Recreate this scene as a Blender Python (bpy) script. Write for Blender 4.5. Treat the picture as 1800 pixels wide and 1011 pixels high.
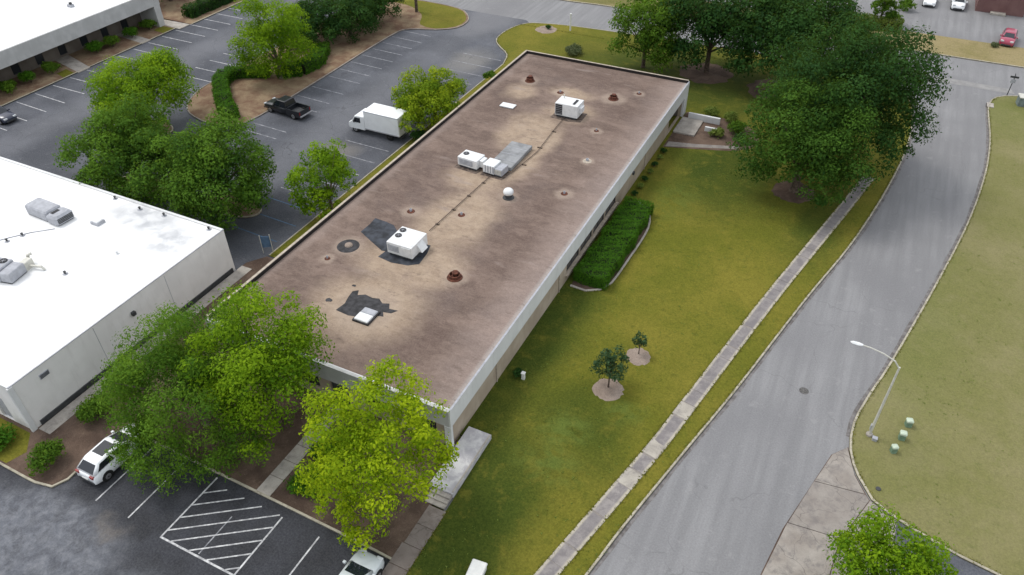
import bpy, math, random
import numpy as np
from mathutils import Matrix, Vector

for o in list(bpy.data.objects):
    bpy.data.objects.remove(o)
scene = bpy.context.scene
COL = scene.collection
R = math.radians

# ------------------------------------------------------------------ camera, sky, sun, exposure
cam_d = bpy.data.cameras.new('camera')
cam_d.sensor_width = 36.0
cam_d.lens = 26.6
cam_d.clip_end = 3000.0
cam = bpy.data.objects.new('camera', cam_d)
COL.objects.link(cam)
cam.matrix_world = (Matrix.Translation((0, 0, 40)) @ Matrix.Rotation(R(26.5), 4, 'Z')
                    @ Matrix.Rotation(R(90 - 39.4), 4, 'X') @ Matrix.Rotation(R(-0.5), 4, 'Z'))
scene.camera = cam

SUN_EL, SUN_DIR = R(58), (0.95, -0.12)          # light travels towards +x and a little towards -y
world = bpy.data.worlds.new('World')
scene.world = world
world.use_nodes = True
wn = world.node_tree
sky = wn.nodes.new('ShaderNodeTexSky')
sky.sky_type = 'NISHITA'
sky.sun_disc = False
sky.sun_elevation = SUN_EL
sky.sun_rotation = math.atan2(-SUN_DIR[0], -SUN_DIR[1])
sky.air_density = 1.0
sky.dust_density = 4.0
sky.ozone_density = 1.0
hs_ = wn.nodes.new('ShaderNodeHueSaturation')        # thin cloud whitens the sky
hs_.inputs['Saturation'].default_value = 0.60
wn.links.new(sky.outputs[0], hs_.inputs['Color'])
bg = wn.nodes['Background']
cl_ = wn.nodes.new('ShaderNodeMix')                      # even cloud layer over most of the dome
cl_.data_type = 'RGBA'
cl_.inputs[0].default_value = 0.75
wn.links.new(hs_.outputs[0], cl_.inputs[6])
cl_.inputs[7].default_value = (5.3, 5.5, 5.8, 1)
wn.links.new(cl_.outputs[2], bg.inputs[0])
bg.inputs[1].default_value = 0.15

sd = bpy.data.lights.new('sun', 'SUN')
sd.energy = 1.0
sd.angle = R(16)
sd.color = (1.0, 0.97, 0.93)
sun = bpy.data.objects.new('sun', sd)
COL.objects.link(sun)
_d = Vector((SUN_DIR[0], SUN_DIR[1], 0)).normalized() * math.cos(SUN_EL) + Vector((0, 0, -math.sin(SUN_EL)))
sun.rotation_euler = _d.to_track_quat('-Z', 'Y').to_euler()
sun.location = (-30, 40, 60)

vs = scene.view_settings
vs.view_transform = 'Standard'
vs.look = 'None'
vs.gamma = 1.0
vs.exposure = 0.56
vs.use_curve_mapping = False
scene.render.resolution_x, scene.render.resolution_y = 1024, 575


# ------------------------------------------------------------------ material helpers
class N:
    def __init__(s, name):
        s.m = bpy.data.materials.new(name)
        s.m.use_nodes = True
        s.t = s.m.node_tree
        s.b = s.t.nodes['Principled BSDF']
        s._p = None

    def node(s, kind, **kw):
        n = s.t.nodes.new('ShaderNode' + kind)
        for k, v in kw.items():
            setattr(n, k, v)
        return n

    def put(s, sock, v):
        if isinstance(v, bpy.types.NodeSocket):
            s.t.links.new(v, sock)
        elif isinstance(v, (tuple, list)) and len(v) == 3 and sock.type == 'RGBA':
            sock.default_value = (*v, 1)
        else:
            sock.default_value = v

    @property
    def P(s):
        if s._p is None:
            s._p = s.node('NewGeometry').outputs['Position']
        return s._p

    @property
    def O(s):
        return s.node('TexCoord').outputs['Object']

    def scale(s, v, sx, sy, sz=1.0, rot=0.0):
        n = s.node('Mapping')
        s.put(n.inputs[0], v)
        n.inputs['Rotation'].default_value = (0, 0, rot)
        n.inputs['Scale'].default_value = (sx, sy, sz)
        return n.outputs[0]

    def noise(s, sc, det=4, vec=None, rough=0.55, dist=0.0):
        n = s.node('TexNoise')
        s.put(n.inputs['Vector'], vec if vec is not None else s.P)
        n.inputs['Scale'].default_value = sc
        n.inputs['Detail'].default_value = det
        n.inputs['Roughness'].default_value = rough
        n.inputs['Distortion'].default_value = dist
        return n.outputs['Fac']

    def cracks(s, sc, vec=None):
        n = s.node('TexVoronoi', feature='DISTANCE_TO_EDGE')
        s.put(n.inputs['Vector'], vec if vec is not None else s.P)
        n.inputs['Scale'].default_value = sc
        return n.outputs['Distance']

    def warp(s, amt, sc):
        n = s.node('TexNoise')
        s.put(n.inputs['Vector'], s.P)
        n.inputs['Scale'].default_value = sc
        n.inputs['Detail'].default_value = 3
        a = s.node('VectorMath', operation='SUBTRACT')
        s.put(a.inputs[0], n.outputs['Color'])
        a.inputs[1].default_value = (0.5, 0.5, 0.5)
        b = s.node('VectorMath', operation='SCALE')
        s.put(b.inputs[0], a.outputs[0])
        b.inputs['Scale'].default_value = amt
        c = s.node('VectorMath', operation='ADD')
        s.put(c.inputs[0], s.P)
        s.put(c.inputs[1], b.outputs[0])
        return c.outputs[0]

    def rng(s, v, a, b, lo=0.0, hi=1.0, smooth=True):
        n = s.node('MapRange')
        if smooth:
            n.interpolation_type = 'SMOOTHSTEP'
        s.put(n.inputs[0], v)
        for i, x in enumerate((a, b, lo, hi)):
            n.inputs[i + 1].default_value = x
        return n.outputs[0]

    def math(s, op, a, b=0.0, clamp=False):
        n = s.node('Math', operation=op, use_clamp=clamp)
        s.put(n.inputs[0], a)
        s.put(n.inputs[1], b)
        return n.outputs[0]

    def mix(s, f, a, b, mode='MIX'):
        n = s.node('Mix', data_type='RGBA', blend_type=mode)
        s.put(n.inputs[0], f)
        s.put(n.inputs[6], a)
        s.put(n.inputs[7], b)
        return n.outputs[2]

    def blob(s, vec, cx, cy, rx, ry, soft=0.5):
        """1 inside an ellipse on the ground plan, fading to 0 at its rim"""
        a = s.node('VectorMath', operation='SUBTRACT')
        s.put(a.inputs[0], vec)
        a.inputs[1].default_value = (cx, cy, 0)
        b = s.node('VectorMath', operation='MULTIPLY')
        s.put(b.inputs[0], a.outputs[0])
        b.inputs[1].default_value = (1 / rx, 1 / ry, 0)
        c = s.node('VectorMath', operation='LENGTH')
        s.put(c.inputs[0], b.outputs[0])
        return s.rng(c.outputs['Value'], 1.0 - soft, 1.0, 1.0, 0.0)

    def xyz(s, vec=None):
        n = s.node('SeparateXYZ')
        s.put(n.inputs[0], vec if vec is not None else s.P)
        return n.outputs

    def bump(s, h, strength=0.3, dist=0.05):
        n = s.node('Bump')
        n.inputs['Strength'].default_value = strength
        n.inputs['Distance'].default_value = dist
        s.put(n.inputs['Height'], h)
        s.t.links.new(n.outputs[0], s.b.inputs['Normal'])

    def out(s, col, rough=0.8, metal=0.0, spec=0.3):
        s.put(s.b.inputs['Base Color'], col)
        s.put(s.b.inputs['Roughness'], rough)
        s.b.inputs['Metallic'].default_value = metal
        s.b.inputs['Specular IOR Level'].default_value = spec
        return s.m


def simple(name, col, rough=0.7, metal=0.0, spec=0.3, var=0.12, sc=3.0, local=True):
    n = N(name)
    v = n.O if local else n.P
    f = n.noise(sc, 5, v)
    c2 = tuple(c * (1 - var * 2) for c in col)
    c1 = tuple(min(1, c * (1 + var)) for c in col)
    return n.out(n.mix(n.rng(f, 0.3, 0.7), c2, c1), rough, metal, spec)


M = {}


def build_materials():
    # --- the street: old grey asphalt with tyre-worn streaks along it
    n = N('street_asphalt')
    along = n.scale(n.P, 1.6, 0.09, 1, rot=R(13))
    c = n.mix(n.rng(n.noise(0.9, 5, along), 0.3, 0.7), (0.166, 0.165, 0.168), (0.232, 0.230, 0.233))
    c = n.mix(n.rng(n.noise(0.10, 4), 0.35, 0.7), c, (0.158, 0.156, 0.161))
    c = n.mix(n.math('MULTIPLY', n.rng(n.noise(0.8, 6, None, 0.7), 0.56, 0.70), 0.35), c, (0.31, 0.305, 0.30))
    c = n.mix(n.rng(n.noise(9, 6, None, 0.8), 0.2, 0.8), n.mix(0.20, c, (0.05, 0.05, 0.05)), n.mix(0.15, c, (0.6, 0.6, 0.6)))
    ck = n.rng(n.cracks(0.16, n.warp(3.0, 0.35)), 0.0, 0.007, 1.0, 0.0)
    ck = n.math('MULTIPLY', ck, n.rng(n.noise(0.15, 2), 0.48, 0.6))
    c = n.mix(n.math('MULTIPLY', ck, 0.32), c, (0.08, 0.08, 0.08))
    n.bump(n.noise(25, 4), 0.25, 0.02)
    M['street'] = n.out(c, 0.9)

    # --- back car park: dark sealed asphalt with pale worn clouds
    n = N('lot_asphalt')
    w = n.warp(3, 0.25)
    c = n.mix(n.rng(n.noise(0.16, 6, w), 0.36, 0.68), (0.036, 0.041, 0.055), (0.092, 0.098, 0.118))
    lane = n.math('MAXIMUM', n.blob(w, -52.5, 66, 4.5, 40, 0.8), n.blob(w, -82, 62, 4.5, 40, 0.8))
    c = n.mix(n.math('MULTIPLY', lane, 0.55), c, (0.140, 0.143, 0.158))
    c = n.mix(n.math('MULTIPLY', n.blob(w, -52, 97, 6, 9, 0.7), 0.7), c, (0.17, 0.17, 0.18))
    c = n.mix(n.math('MULTIPLY', n.blob(w, -47.5, 83, 4.0, 6, 0.8), 0.55), c, (0.25, 0.235, 0.21))
    c = n.mix(n.math('MULTIPLY', n.blob(w, -48.5, 56.5, 3.0, 2.6, 0.8), 0.5), c, (0.23, 0.205, 0.175))
    c = n.mix(n.math('MULTIPLY', n.rng(n.noise(1.2, 6, None, 0.7), 0.55, 0.72), 0.3), c, (0.22, 0.22, 0.23))
    c = n.mix(n.rng(n.noise(8, 6, None, 0.8), 0.25, 0.8), n.mix(0.25, c, (0.02, 0.02, 0.02)), n.mix(0.12, c, (0.6, 0.6, 0.6)))
    ck = n.rng(n.cracks(0.22, n.warp(2.0, 0.4)), 0.0, 0.008, 1.0, 0.0)
    c = n.mix(n.math('MULTIPLY', ck, 0.4), c, (0.03, 0.03, 0.035))
    n.bump(n.noise(25, 4), 0.25, 0.02)
    M['lot'] = n.out(c, 0.85)

    # --- front car park: pale worn aisle, dark sealed stalls, a tan patch
    n = N('front_lot_asphalt')
    w = n.warp(2.2, 0.5)
    c = n.mix(n.rng(n.noise(0.5, 6, w), 0.35, 0.66), (0.008, 0.009, 0.014), (0.024, 0.026, 0.035))
    pale = n.math('MAXIMUM', n.blob(w, -37, 9.5, 8.5, 4.8, 0.55), n.blob(w, -29, 7.0, 6, 5.5, 0.6))
    pale = n.math('MULTIPLY', pale, n.rng(n.noise(0.9, 9, w, 0.72), 0.30, 0.62, 0.40, 1.0))
    pale = n.math('MULTIPLY', pale, n.rng(n.noise(3.5, 8, None, 0.8), 0.25, 0.6, 0.7, 1.0))
    c = n.mix(pale, c, n.mix(n.rng(n.noise(1.4, 6), 0.35, 0.7), (0.125, 0.133, 0.155), (0.205, 0.213, 0.235)))
    tan = n.math('MULTIPLY', n.blob(n.warp(2.4, 0.7), -33.5, 12.5, 1.7, 1.1, 0.8), n.rng(n.noise(2.5, 7, None, 0.75), 0.3, 0.6, 0.4, 1.0))
    c = n.mix(n.math('MULTIPLY', tan, 0.55), c, (0.16, 0.138, 0.118))
    c = n.mix(n.rng(n.noise(8, 6, None, 0.8), 0.25, 0.8), n.mix(0.22, c, (0.015, 0.015, 0.015)), n.mix(0.08, c, (0.6, 0.6, 0.6)))
    n.bump(n.noise(25, 4), 0.25, 0.02)
    M['front_lot'] = n.out(c, 0.85)

    # --- grass
    def grass(name, green, olive, dry, blobs, base_dry=(0.35, 0.7), tuft=1.0, fresh=()):
        n = N(name)
        w = n.warp(5, 0.12)
        f = n.rng(n.noise(0.13, 6, w, 0.6), *base_dry)
        c = n.mix(f, olive, dry)
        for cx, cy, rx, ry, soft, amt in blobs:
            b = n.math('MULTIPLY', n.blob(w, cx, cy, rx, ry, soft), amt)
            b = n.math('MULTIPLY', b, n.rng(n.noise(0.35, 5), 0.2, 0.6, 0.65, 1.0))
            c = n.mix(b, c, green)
        for cx, cy, rx, ry, amt in fresh:
            c = n.mix(n.math('MULTIPLY', n.math('MULTIPLY', n.blob(n.warp(2.0, 0.6), cx, cy, rx, ry, 0.8), n.rng(n.noise(0.9, 6, w), 0.35, 0.6)), amt), c, (0.105, 0.145, 0.028))
        c = n.mix(n.math('MULTIPLY', n.rng(n.noise(0.8, 6, w, 0.65), 0.5, 0.72), 0.45), c, dry)
        c = n.mix(n.math('MULTIPLY', n.rng(n.noise(1.7, 6, None, 0.7), 0.50, 0.75), 0.45), c, green)
        mid = n.noise(2.6, 8, None, 0.8)
        c = n.mix(n.math('MULTIPLY', n.rng(mid, 0.52, 0.70), 0.35 * tuft), c, (0.03, 0.05, 0.008))
        fine = n.noise(7, 8, None, 0.85)
        c = n.mix(n.rng(fine, 0.30, 0.72), n.mix(0.42 * tuft, c, (0.012, 0.018, 0.004)), n.mix(0.10 * tuft, c, (0.45, 0.45, 0.08)))
        n.bump(n.noise(10, 8, None, 0.85), 0.6, 0.08)
        return n.out(c, 0.95, 0, 0.1)
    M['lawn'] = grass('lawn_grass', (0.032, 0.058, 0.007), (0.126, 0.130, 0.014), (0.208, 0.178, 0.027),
                      [(-17.5, 40, 4.6, 28, 0.8, 1.0), (-14.0, 19, 6.0, 15, 0.85, 1.0), (-10.5, 70, 10, 14, 0.85, 1.0), (-13.5, 26, 5.0, 8, 0.8, 0.9), (0, 64, 4, 12, 0.8, 0.8), (-14.2, 20, 5.0, 10, 0.9, 1.0), (-13.0, 16, 5.0, 10, 0.9, 1.0),  # lusher green; by the wall and near corner it also paints in shade
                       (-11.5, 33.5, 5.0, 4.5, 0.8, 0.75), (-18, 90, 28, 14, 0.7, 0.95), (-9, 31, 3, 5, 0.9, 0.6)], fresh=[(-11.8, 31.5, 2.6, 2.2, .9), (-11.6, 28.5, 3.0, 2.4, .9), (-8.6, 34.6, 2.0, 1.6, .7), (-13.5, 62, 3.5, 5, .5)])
    M['verge'] = grass('verge_grass', (0.145, 0.165, 0.050), (0.190, 0.185, 0.072), (0.255, 0.228, 0.118),
                       [(9, 55, 3, 30, 0.9, 0.45), (15, 96, 6, 10, 0.9, 0.6)], tuft=0.75)
    M['strip'] = grass('dry_verge_grass', (0.13, 0.13, 0.04), (0.24, 0.20, 0.09), (0.34, 0.27, 0.15),
                       [(-40, 114, 40, 5, 0.5, 0.8)], (0.3, 0.55))
    M['rough'] = grass('rough_grass', (0.06, 0.09, 0.02), (0.12, 0.125, 0.035), (0.20, 0.165, 0.075), [])

    # --- pine straw, mulch
    def straw(name, a, b, c3):
        n = N(name)
        w = n.warp(2, 0.6)
        c = n.mix(n.rng(n.noise(0.5, 6, w), 0.35, 0.65), a, b)
        c = n.mix(n.rng(n.noise(3, 7, None, 0.75), 0.55, 0.75), c, c3)
        c = n.mix(n.rng(n.noise(16, 6, None, 0.8), 0.3, 0.7), n.mix(0.4, c, (0.02, 0.015, 0.01)), c)
        n.bump(n.noise(12, 8, None, 0.85), 0.7, 0.08)
        return n.out(c, 0.95, 0, 0.1)
    M['straw'] = straw('pine_straw', (0.20, 0.120, 0.080), (0.33, 0.245, 0.155), (0.40, 0.31, 0.20))
    M['mulch'] = straw('bark_mulch', (0.100, 0.068, 0.053), (0.180, 0.125, 0.095), (0.25, 0.19, 0.14))
    M['ring_mulch'] = straw('pale_wood_chips', (0.30, 0.235, 0.19), (0.40, 0.325, 0.27), (0.25, 0.19, 0.16))

    # --- concrete
    def conc(name, a, b, dirt, rand=0.0, sc=1.0, cracked=False):
        n = N(name)
        c = n.mix(n.rng(n.noise(0.9 * sc, 6), 0.3, 0.7), a, b)
        d = n.math('MULTIPLY', n.rng(n.noise(1.6 * sc, 7, n.warp(1, 1), 0.7), 0.45, 0.68), 0.75)
        c = n.mix(d, c, dirt)
        if cracked:
            ck = n.rng(n.cracks(0.45, n.warp(1.6, 0.7)), 0.0, 0.012, 1.0, 0.0)
            c = n.mix(n.math('MULTIPLY', ck, 0.7), c, (0.09, 0.08, 0.07))
        if rand:
            oi = n.node('ObjectInfo')
            c = n.mix(n.math('MULTIPLY', n.rng(oi.outputs['Random'], 0.2, 0.95), rand), c, dirt)
        c = n.mix(n.rng(n.noise(14, 6, None, 0.8), 0.25, 0.75), n.mix(0.22, c, (0.05, 0.045, 0.04)), c)
        n.bump(n.noise(20, 5), 0.2, 0.02)
        return n.out(c, 0.9, 0, 0.2)
    M['concrete'] = conc('weathered_concrete', (0.36, 0.33, 0.29), (0.47, 0.43, 0.38), (0.24, 0.215, 0.20))
    M['walk_dirty'] = conc('grimy_walk', (0.24, 0.205, 0.18), (0.32, 0.28, 0.25), (0.13, 0.105, 0.09), 0.5, 0.9, True)
    M['valley'] = conc('valley_gutter', (0.25, 0.245, 0.24), (0.31, 0.305, 0.295), (0.205, 0.20, 0.20))
    n = N('gutter_dirt')
    c = n.mix(n.rng(n.noise(2.0, 7, n.warp(1, 1), 0.7), 0.35, 0.65), (0.115, 0.105, 0.100), (0.215, 0.205, 0.200))
    M['gutter'] = n.out(c, 0.95, 0, 0.1)
    M['kerb'] = conc('kerb_concrete', (0.38, 0.35, 0.27), (0.50, 0.46, 0.36), (0.25, 0.22, 0.17), 0, 1.5)
    M['apron'] = conc('apron_concrete', (0.29, 0.255, 0.22), (0.40, 0.365, 0.32), (0.175, 0.158, 0.15), 0.5, 0.8, True)
    # sidewalk slabs: dark grime in the middle, paler rims where the grass keeps them clean
    n = N('sidewalk_concrete')
    ob = n.xyz(n.O)
    edge = n.rng(n.math('ABSOLUTE', ob['X']), 0.30, 0.47)
    c = n.mix(n.rng(n.noise(1.3, 7, n.warp(1, 1.2), 0.7), 0.38, 0.62), (0.205, 0.188, 0.186), (0.31, 0.285, 0.27))
    c = n.mix(n.math('MULTIPLY', n.node('ObjectInfo').outputs['Random'], 0.45), c, (0.16, 0.148, 0.155))
    c = n.mix(n.math('MULTIPLY', edge, n.rng(n.noise(2.2, 4), 0.25, 0.6, 0.55, 1.0)), c, (0.47, 0.43, 0.345))
    c = n.mix(n.rng(n.noise(14, 6, None, 0.8), 0.25, 0.75), n.mix(0.25, c, (0.05, 0.045, 0.04)), c)
    M['slab'] = n.out(c, 0.92, 0, 0.2)
    M['slab_pale'] = conc('pale_concrete', (0.36, 0.33, 0.285), (0.46, 0.425, 0.365), (0.25, 0.23, 0.21))
    n = N('landing_stone')
    c = n.mix(n.rng(n.noise(1.2, 8, n.warp(1.2, 0.9), 0.7), 0.40, 0.6), (0.56, 0.55, 0.54), (0.40, 0.385, 0.40))
    M['landing'] = n.out(c, 0.8)

    # --- main roof: brown ballasted built-up roof, tan where dust has washed together
    n = N('gravel_roof')
    w = n.warp(2.2, 0.35)
    st = n.scale(n.warp(2.5, 0.5), 0.20, 0.60, 1)
    c = n.mix(n.rng(n.noise(1.0, 8, st, 0.66), 0.33, 0.68), (0.116, 0.078, 0.064), (0.232, 0.166, 0.136))
    c = n.mix(n.math('MULTIPLY', n.rng(n.noise(0.22, 5, w), 0.48, 0.72), 0.65), c, (0.105, 0.076, 0.070))
    dk_ = None
    for b in [(-34.0, 52, 3.6, 11, .8), (-21.8, 47, 3.2, 14, .8), (-28, 77.5, 10, 3.6, .7), (-23.0, 31.5, 4.5, 4.5, .8), (-34.5, 31, 3.2, 4, .8), (-35, 68, 2.6, 7, .8), (-21.5, 70, 3, 7, .8)]:
        k = n.blob(w, *b)
        dk_ = k if dk_ is None else n.math('MAXIMUM', dk_, k)
    dk_ = n.math('MULTIPLY', dk_, n.rng(n.noise(0.7, 8, st, 0.65), 0.36, 0.62, 0.1, 0.8))
    c = n.mix(dk_, c, (0.098, 0.062, 0.052))
    tan = None
    for b in [(-28.2, 33.0, 5.6, 5.2, .55), (-28.4, 39.0, 6.0, 4.4, .55), (-27.9, 46.0, 4.2, 7.0, .6), (-29.4, 52.0, 4.2, 3.0, .6),
              (-29.2, 62.5, 3.9, 5.6, .6), (-26.8, 58.5, 2.0, 9, .7), (-27.0, 68.3, 3.6, 3.2, .6), (-33.8, 70.5, 2.6, 2.6, .8), (-28.5, 72.3, 3.6, 1.8, .8)]:
        k = n.blob(w, *b)
        tan = k if tan is None else n.math('MAXIMUM', tan, k)
    tan = n.math('MULTIPLY', tan, n.rng(n.noise(0.8, 6, w, 0.65), 0.2, 0.55, 0.40, 0.88))
    c = n.mix(tan, c, n.mix(n.rng(n.noise(1.5, 6), 0.3, 0.7), (0.375, 0.280, 0.194), (0.475, 0.368, 0.264)))
    halo = None
    for x, y, r in [(-24.2, 38.7, 1.4), (-34.1, 73.4, 1.4), (-24.0, 73.1, 1.8), (-34.0, 38.5, 1.7), (-25.5, 50.6, 1.2), (-21.6, 59.5, .9),
                    (-21.3, 53.3, 1.2), (-27.9, 46.4, .9), (-32.1, 45.0, 1.2), (-29.8, 72.1, 1.2), (-23.0, 65.5, .9), (-21.9, 75.5, .9), (-28.2, 32.6, 3.3), (-34.5, 36.4, 0.8)]:
        k = n.blob(n.warp(0.5, 1.5), x, y, r, r, .55)
        halo = k if halo is None else n.math('MAXIMUM', halo, k)
    c = n.mix(n.math('MULTIPLY', halo, 0.55), c, (0.42, 0.335, 0.265))
    x = n.xyz(w)['X']
    rim = n.rng(x, -21.8, -18.0)
    c = n.mix(n.math('MULTIPLY', rim, 0.5), c, (0.37, 0.295, 0.265))
    c = n.mix(n.math('MULTIPLY', n.rng(n.xyz()['X'], -18.35, -17.95), 0.7), c, (0.44, 0.41, 0.39))
    gr_ = n.rng(n.noise(2.4, 8, n.scale(n.P, 0.5, 1.4), 0.8), 0.3, 0.7)
    c = n.mix(gr_, n.mix(0.16, c, (0.05, 0.032, 0.026)), n.mix(0.10, c, (0.52, 0.42, 0.35)))
    sm_ = n.math('MULTIPLY', n.rng(n.noise(1.1, 8, n.scale(n.P, 0.45, 1.3), 0.75), 0.56, 0.66), 0.45)
    c = n.mix(sm_, c, (0.085, 0.060, 0.052))
    rim2 = n.rng(x, -37.6, -36.6, 1.0, 0.0)
    c = n.mix(n.math('MULTIPLY', rim2, 0.45), c, (0.34, 0.27, 0.235))
    c = n.mix(n.math('MULTIPLY', n.rng(n.noise(0.5, 4, n.scale(n.P, 0.3, 1.2)), 0.62, 0.72), 0.5), c, (0.33, 0.27, 0.24))
    c = n.mix(n.rng(n.noise(9, 8, None, 0.85), 0.25, 0.78), n.mix(0.30, c, (0.03, 0.02, 0.018)), n.mix(0.10, c, (0.7, 0.6, 0.5)))
    n.bump(n.noise(14, 8, None, 0.85), 0.4, 0.04)
    M['roof'] = n.out(c, 0.95, 0, 0.1)

    # --- white membrane with grey patches near the back corner
    n = N('white_membrane')
    w = n.warp(1.6, 0.6)
    st = n.math('MAXIMUM', n.blob(w, -51.5, 33.8, 5.6, 2.6, .8), n.blob(w, -47, 32.4, 3.8, 3.2, .85))
    st = n.math('MAXIMUM', st, n.math('MULTIPLY', n.blob(w, -52.5, 24.5, 2.6, 2.2, .8), 0.35))
    st = n.math('MULTIPLY', st, n.rng(n.noise(0.7, 6, w), 0.35, 0.65, 0.45, 1.0))
    c = n.mix(n.rng(n.noise(0.35, 5), 0.4, 0.7), (0.84, 0.84, 0.83), (0.78, 0.78, 0.77))
    c = n.mix(st, c, (0.42, 0.43, 0.445))
    seam = n.math('PINGPONG', n.xyz()['Y'], 1.5)
    c = n.mix(n.rng(seam, 0.0, 0.03, 0.18, 0.0), c, (0.5, 0.5, 0.5))
    M['membrane'] = n.out(c, 0.6)

    # --- walls
    def wallm(name, a, b, stain, sc=0.6, amt=0.5):
        n = N(name)
        v = n.scale(n.P, 1, 1, 0.25)
        c = n.mix(n.rng(n.noise(sc, 5), 0.35, 0.7), a, b)
        c = n.mix(n.math('MULTIPLY', n.rng(n.noise(1.4, 7, v, 0.7), 0.48, 0.72), amt), c, stain)
        return n.out(c, 0.85, 0, 0.2)
    M['brick_wall'] = wallm('beige_brick', (0.36, 0.295, 0.225), (0.44, 0.37, 0.29), (0.27, 0.21, 0.16))
    M['stucco'] = wallm('grey_white_stucco', (0.72, 0.705, 0.68), (0.78, 0.765, 0.74), (0.60, 0.58, 0.55))
    M['fascia'] = wallm('pale_fascia_paint', (0.60, 0.605, 0.60), (0.66, 0.665, 0.66), (0.50, 0.50, 0.49), 0.5, 0.5)
    M['fascia_grey'] = wallm('grey_fascia_paint', (0.42, 0.42, 0.41), (0.50, 0.50, 0.49), (0.36, 0.36, 0.355))
    M['brown_brick'] = wallm('brown_brick', (0.16, 0.085, 0.08), (0.20, 0.115, 0.105), (0.11, 0.065, 0.06))
    M['panel_brown'] = wallm('brown_panel', (0.14, 0.12, 0.10), (0.19, 0.165, 0.14), (0.10, 0.085, 0.07))
    M['coping'] = simple('tan_coping', (0.42, 0.36, 0.29), 0.7)
    M['flash'] = simple('black_flashing', (0.022, 0.018, 0.017), 0.85)
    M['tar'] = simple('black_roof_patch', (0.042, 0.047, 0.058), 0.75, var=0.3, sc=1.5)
    M['tar2'] = simple('roofing_tar', (0.032, 0.031, 0.034), 0.6, var=0.35, sc=2.5)
    M['metal_white'] = simple('white_painted_metal', (0.70, 0.71, 0.71), 0.5, 0, 0.4, 0.05)
    M['metal_grey'] = simple('grey_painted_metal', (0.36, 0.37, 0.40), 0.55, 0, 0.4, 0.08)
    M['stain'] = simple('contact_shade_stain', (0.13, 0.098, 0.08), 0.9, var=0.3, sc=2.5)  # dark tone painting contact shade and stain under the roof units
    M['pipe_brown'] = simple('weathered_pipe', (0.10, 0.075, 0.062), 0.8)
    M['iron'] = simple('worn_cast_iron', (0.11, 0.105, 0.10), 0.7, var=0.25, sc=8)
    M['metal_dark'] = simple('dark_metal', (0.05, 0.052, 0.055), 0.6)
    M['galv'] = simple('galvanised_steel', (0.56, 0.55, 0.49), 0.5, 0.1, 0.5, 0.08)
    M['roofmat'] = simple('grey_membrane', (0.245, 0.25, 0.255), 0.7, var=0.15, sc=1.2)
    M['grille'] = simple('grille_black', (0.03, 0.03, 0.033), 0.7)
    M['rust'] = simple('rusty_iron', (0.115, 0.042, 0.026), 0.9, var=0.3, sc=6)
    M['rubber'] = simple('tyre_rubber', (0.018, 0.018, 0.018), 0.8)
    M['rim'] = simple('alloy_rim', (0.45, 0.45, 0.46), 0.35, 0.8)
    M['white_plastic'] = simple('white_plastic', (0.68, 0.68, 0.65), 0.5, var=0.04)
    M['box_green'] = simple('green_cabinet_paint', (0.17, 0.26, 0.18), 0.6)
    M['pale_green'] = simple('pale_green_paint', (0.48, 0.56, 0.44), 0.55)
    M['teal_grey'] = simple('grey_green_cabinet', (0.17, 0.21, 0.21), 0.6)
    M['wood'] = simple('bark', (0.105, 0.078, 0.058), 0.95, var=0.3, sc=4)
    M['wood_pale'] = simple('pale_bark', (0.19, 0.155, 0.12), 0.95, var=0.25, sc=4)
    n = N('line_paint')
    f = n.rng(n.noise(2.5, 7, None, 0.75), 0.40, 0.62)
    M['paint'] = n.out(n.mix(f, (0.30, 0.30, 0.31), (0.60, 0.60, 0.60)), 0.8)
    n = N('faded_line_paint')
    f = n.rng(n.noise(1.6, 7, None, 0.75), 0.42, 0.66)
    M['paint_faded'] = n.out(n.mix(f, (0.17, 0.175, 0.19), (0.42, 0.42, 0.44)), 0.85)
    M['paint_blue'] = simple('blue_line_paint', (0.085, 0.15, 0.24), 0.8, local=False)
    n = N('window_glass')
    M['glass'] = n.out((0.025, 0.030, 0.036), 0.08, 0, 0.6)
    n = N('car_glass')
    M['car_glass'] = n.out((0.012, 0.016, 0.022), 0.06, 0, 0.6)
    for k, col in dict(white=(0.86, 0.88, 0.89), silver=(0.55, 0.59, 0.60), black=(0.010, 0.012, 0.016), navy=(0.025, 0.03, 0.055), red=(0.33, 0.035, 0.075)).items():
        n = N('car_paint_' + k)
        c = n.mix(n.rng(n.noise(1.5, 4, n.O), 0.3, 0.7), tuple(x * 0.93 for x in col), col)
        n.b.inputs['Coat Weight'].default_value = 0.6
        n.b.inputs['Coat Roughness'].default_value = 0.08
        M['car_' + k] = n.out(c, 0.35, 0, 0.4)
    M['lamp_clear'] = simple('lamp_lens', (0.55, 0.57, 0.58), 0.15, 0, 0.6)
    M['lamp_red'] = simple('red_lens', (0.25, 0.015, 0.015), 0.2, 0, 0.6)

    # --- leaves: two leaf colours per kind, picked per leaf and clump plus painted top light
    def leaf(name, a, b, trans=0.35):
        n = N(name)
        at = n.node('Attribute', attribute_name='tone')
        c = n.mix(at.outputs['Fac'], a, b)
        n.out(c, 0.75, 0, 0.08)
        tr = n.node('BsdfTranslucent')
        n.put(tr.inputs['Color'], n.mix(0.35, c, (0.30, 0.42, 0.03)))
        mx = n.node('MixShader')
        mx.inputs[0].default_value = trans
        n.t.links.new(n.b.outputs[0], mx.inputs[1])
        n.t.links.new(tr.outputs[0], mx.inputs[2])
        n.t.links.new(mx.outputs[0], n.t.nodes['Material Output'].inputs['Surface'])
        return n.m
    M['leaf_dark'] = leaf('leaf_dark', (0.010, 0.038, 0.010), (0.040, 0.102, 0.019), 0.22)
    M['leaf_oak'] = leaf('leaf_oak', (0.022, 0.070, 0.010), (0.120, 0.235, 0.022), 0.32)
    M['leaf_oak_dark'] = leaf('leaf_oak_dark', (0.014, 0.050, 0.009), (0.080, 0.168, 0.020), 0.28)  # deeper green of the front oak
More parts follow.
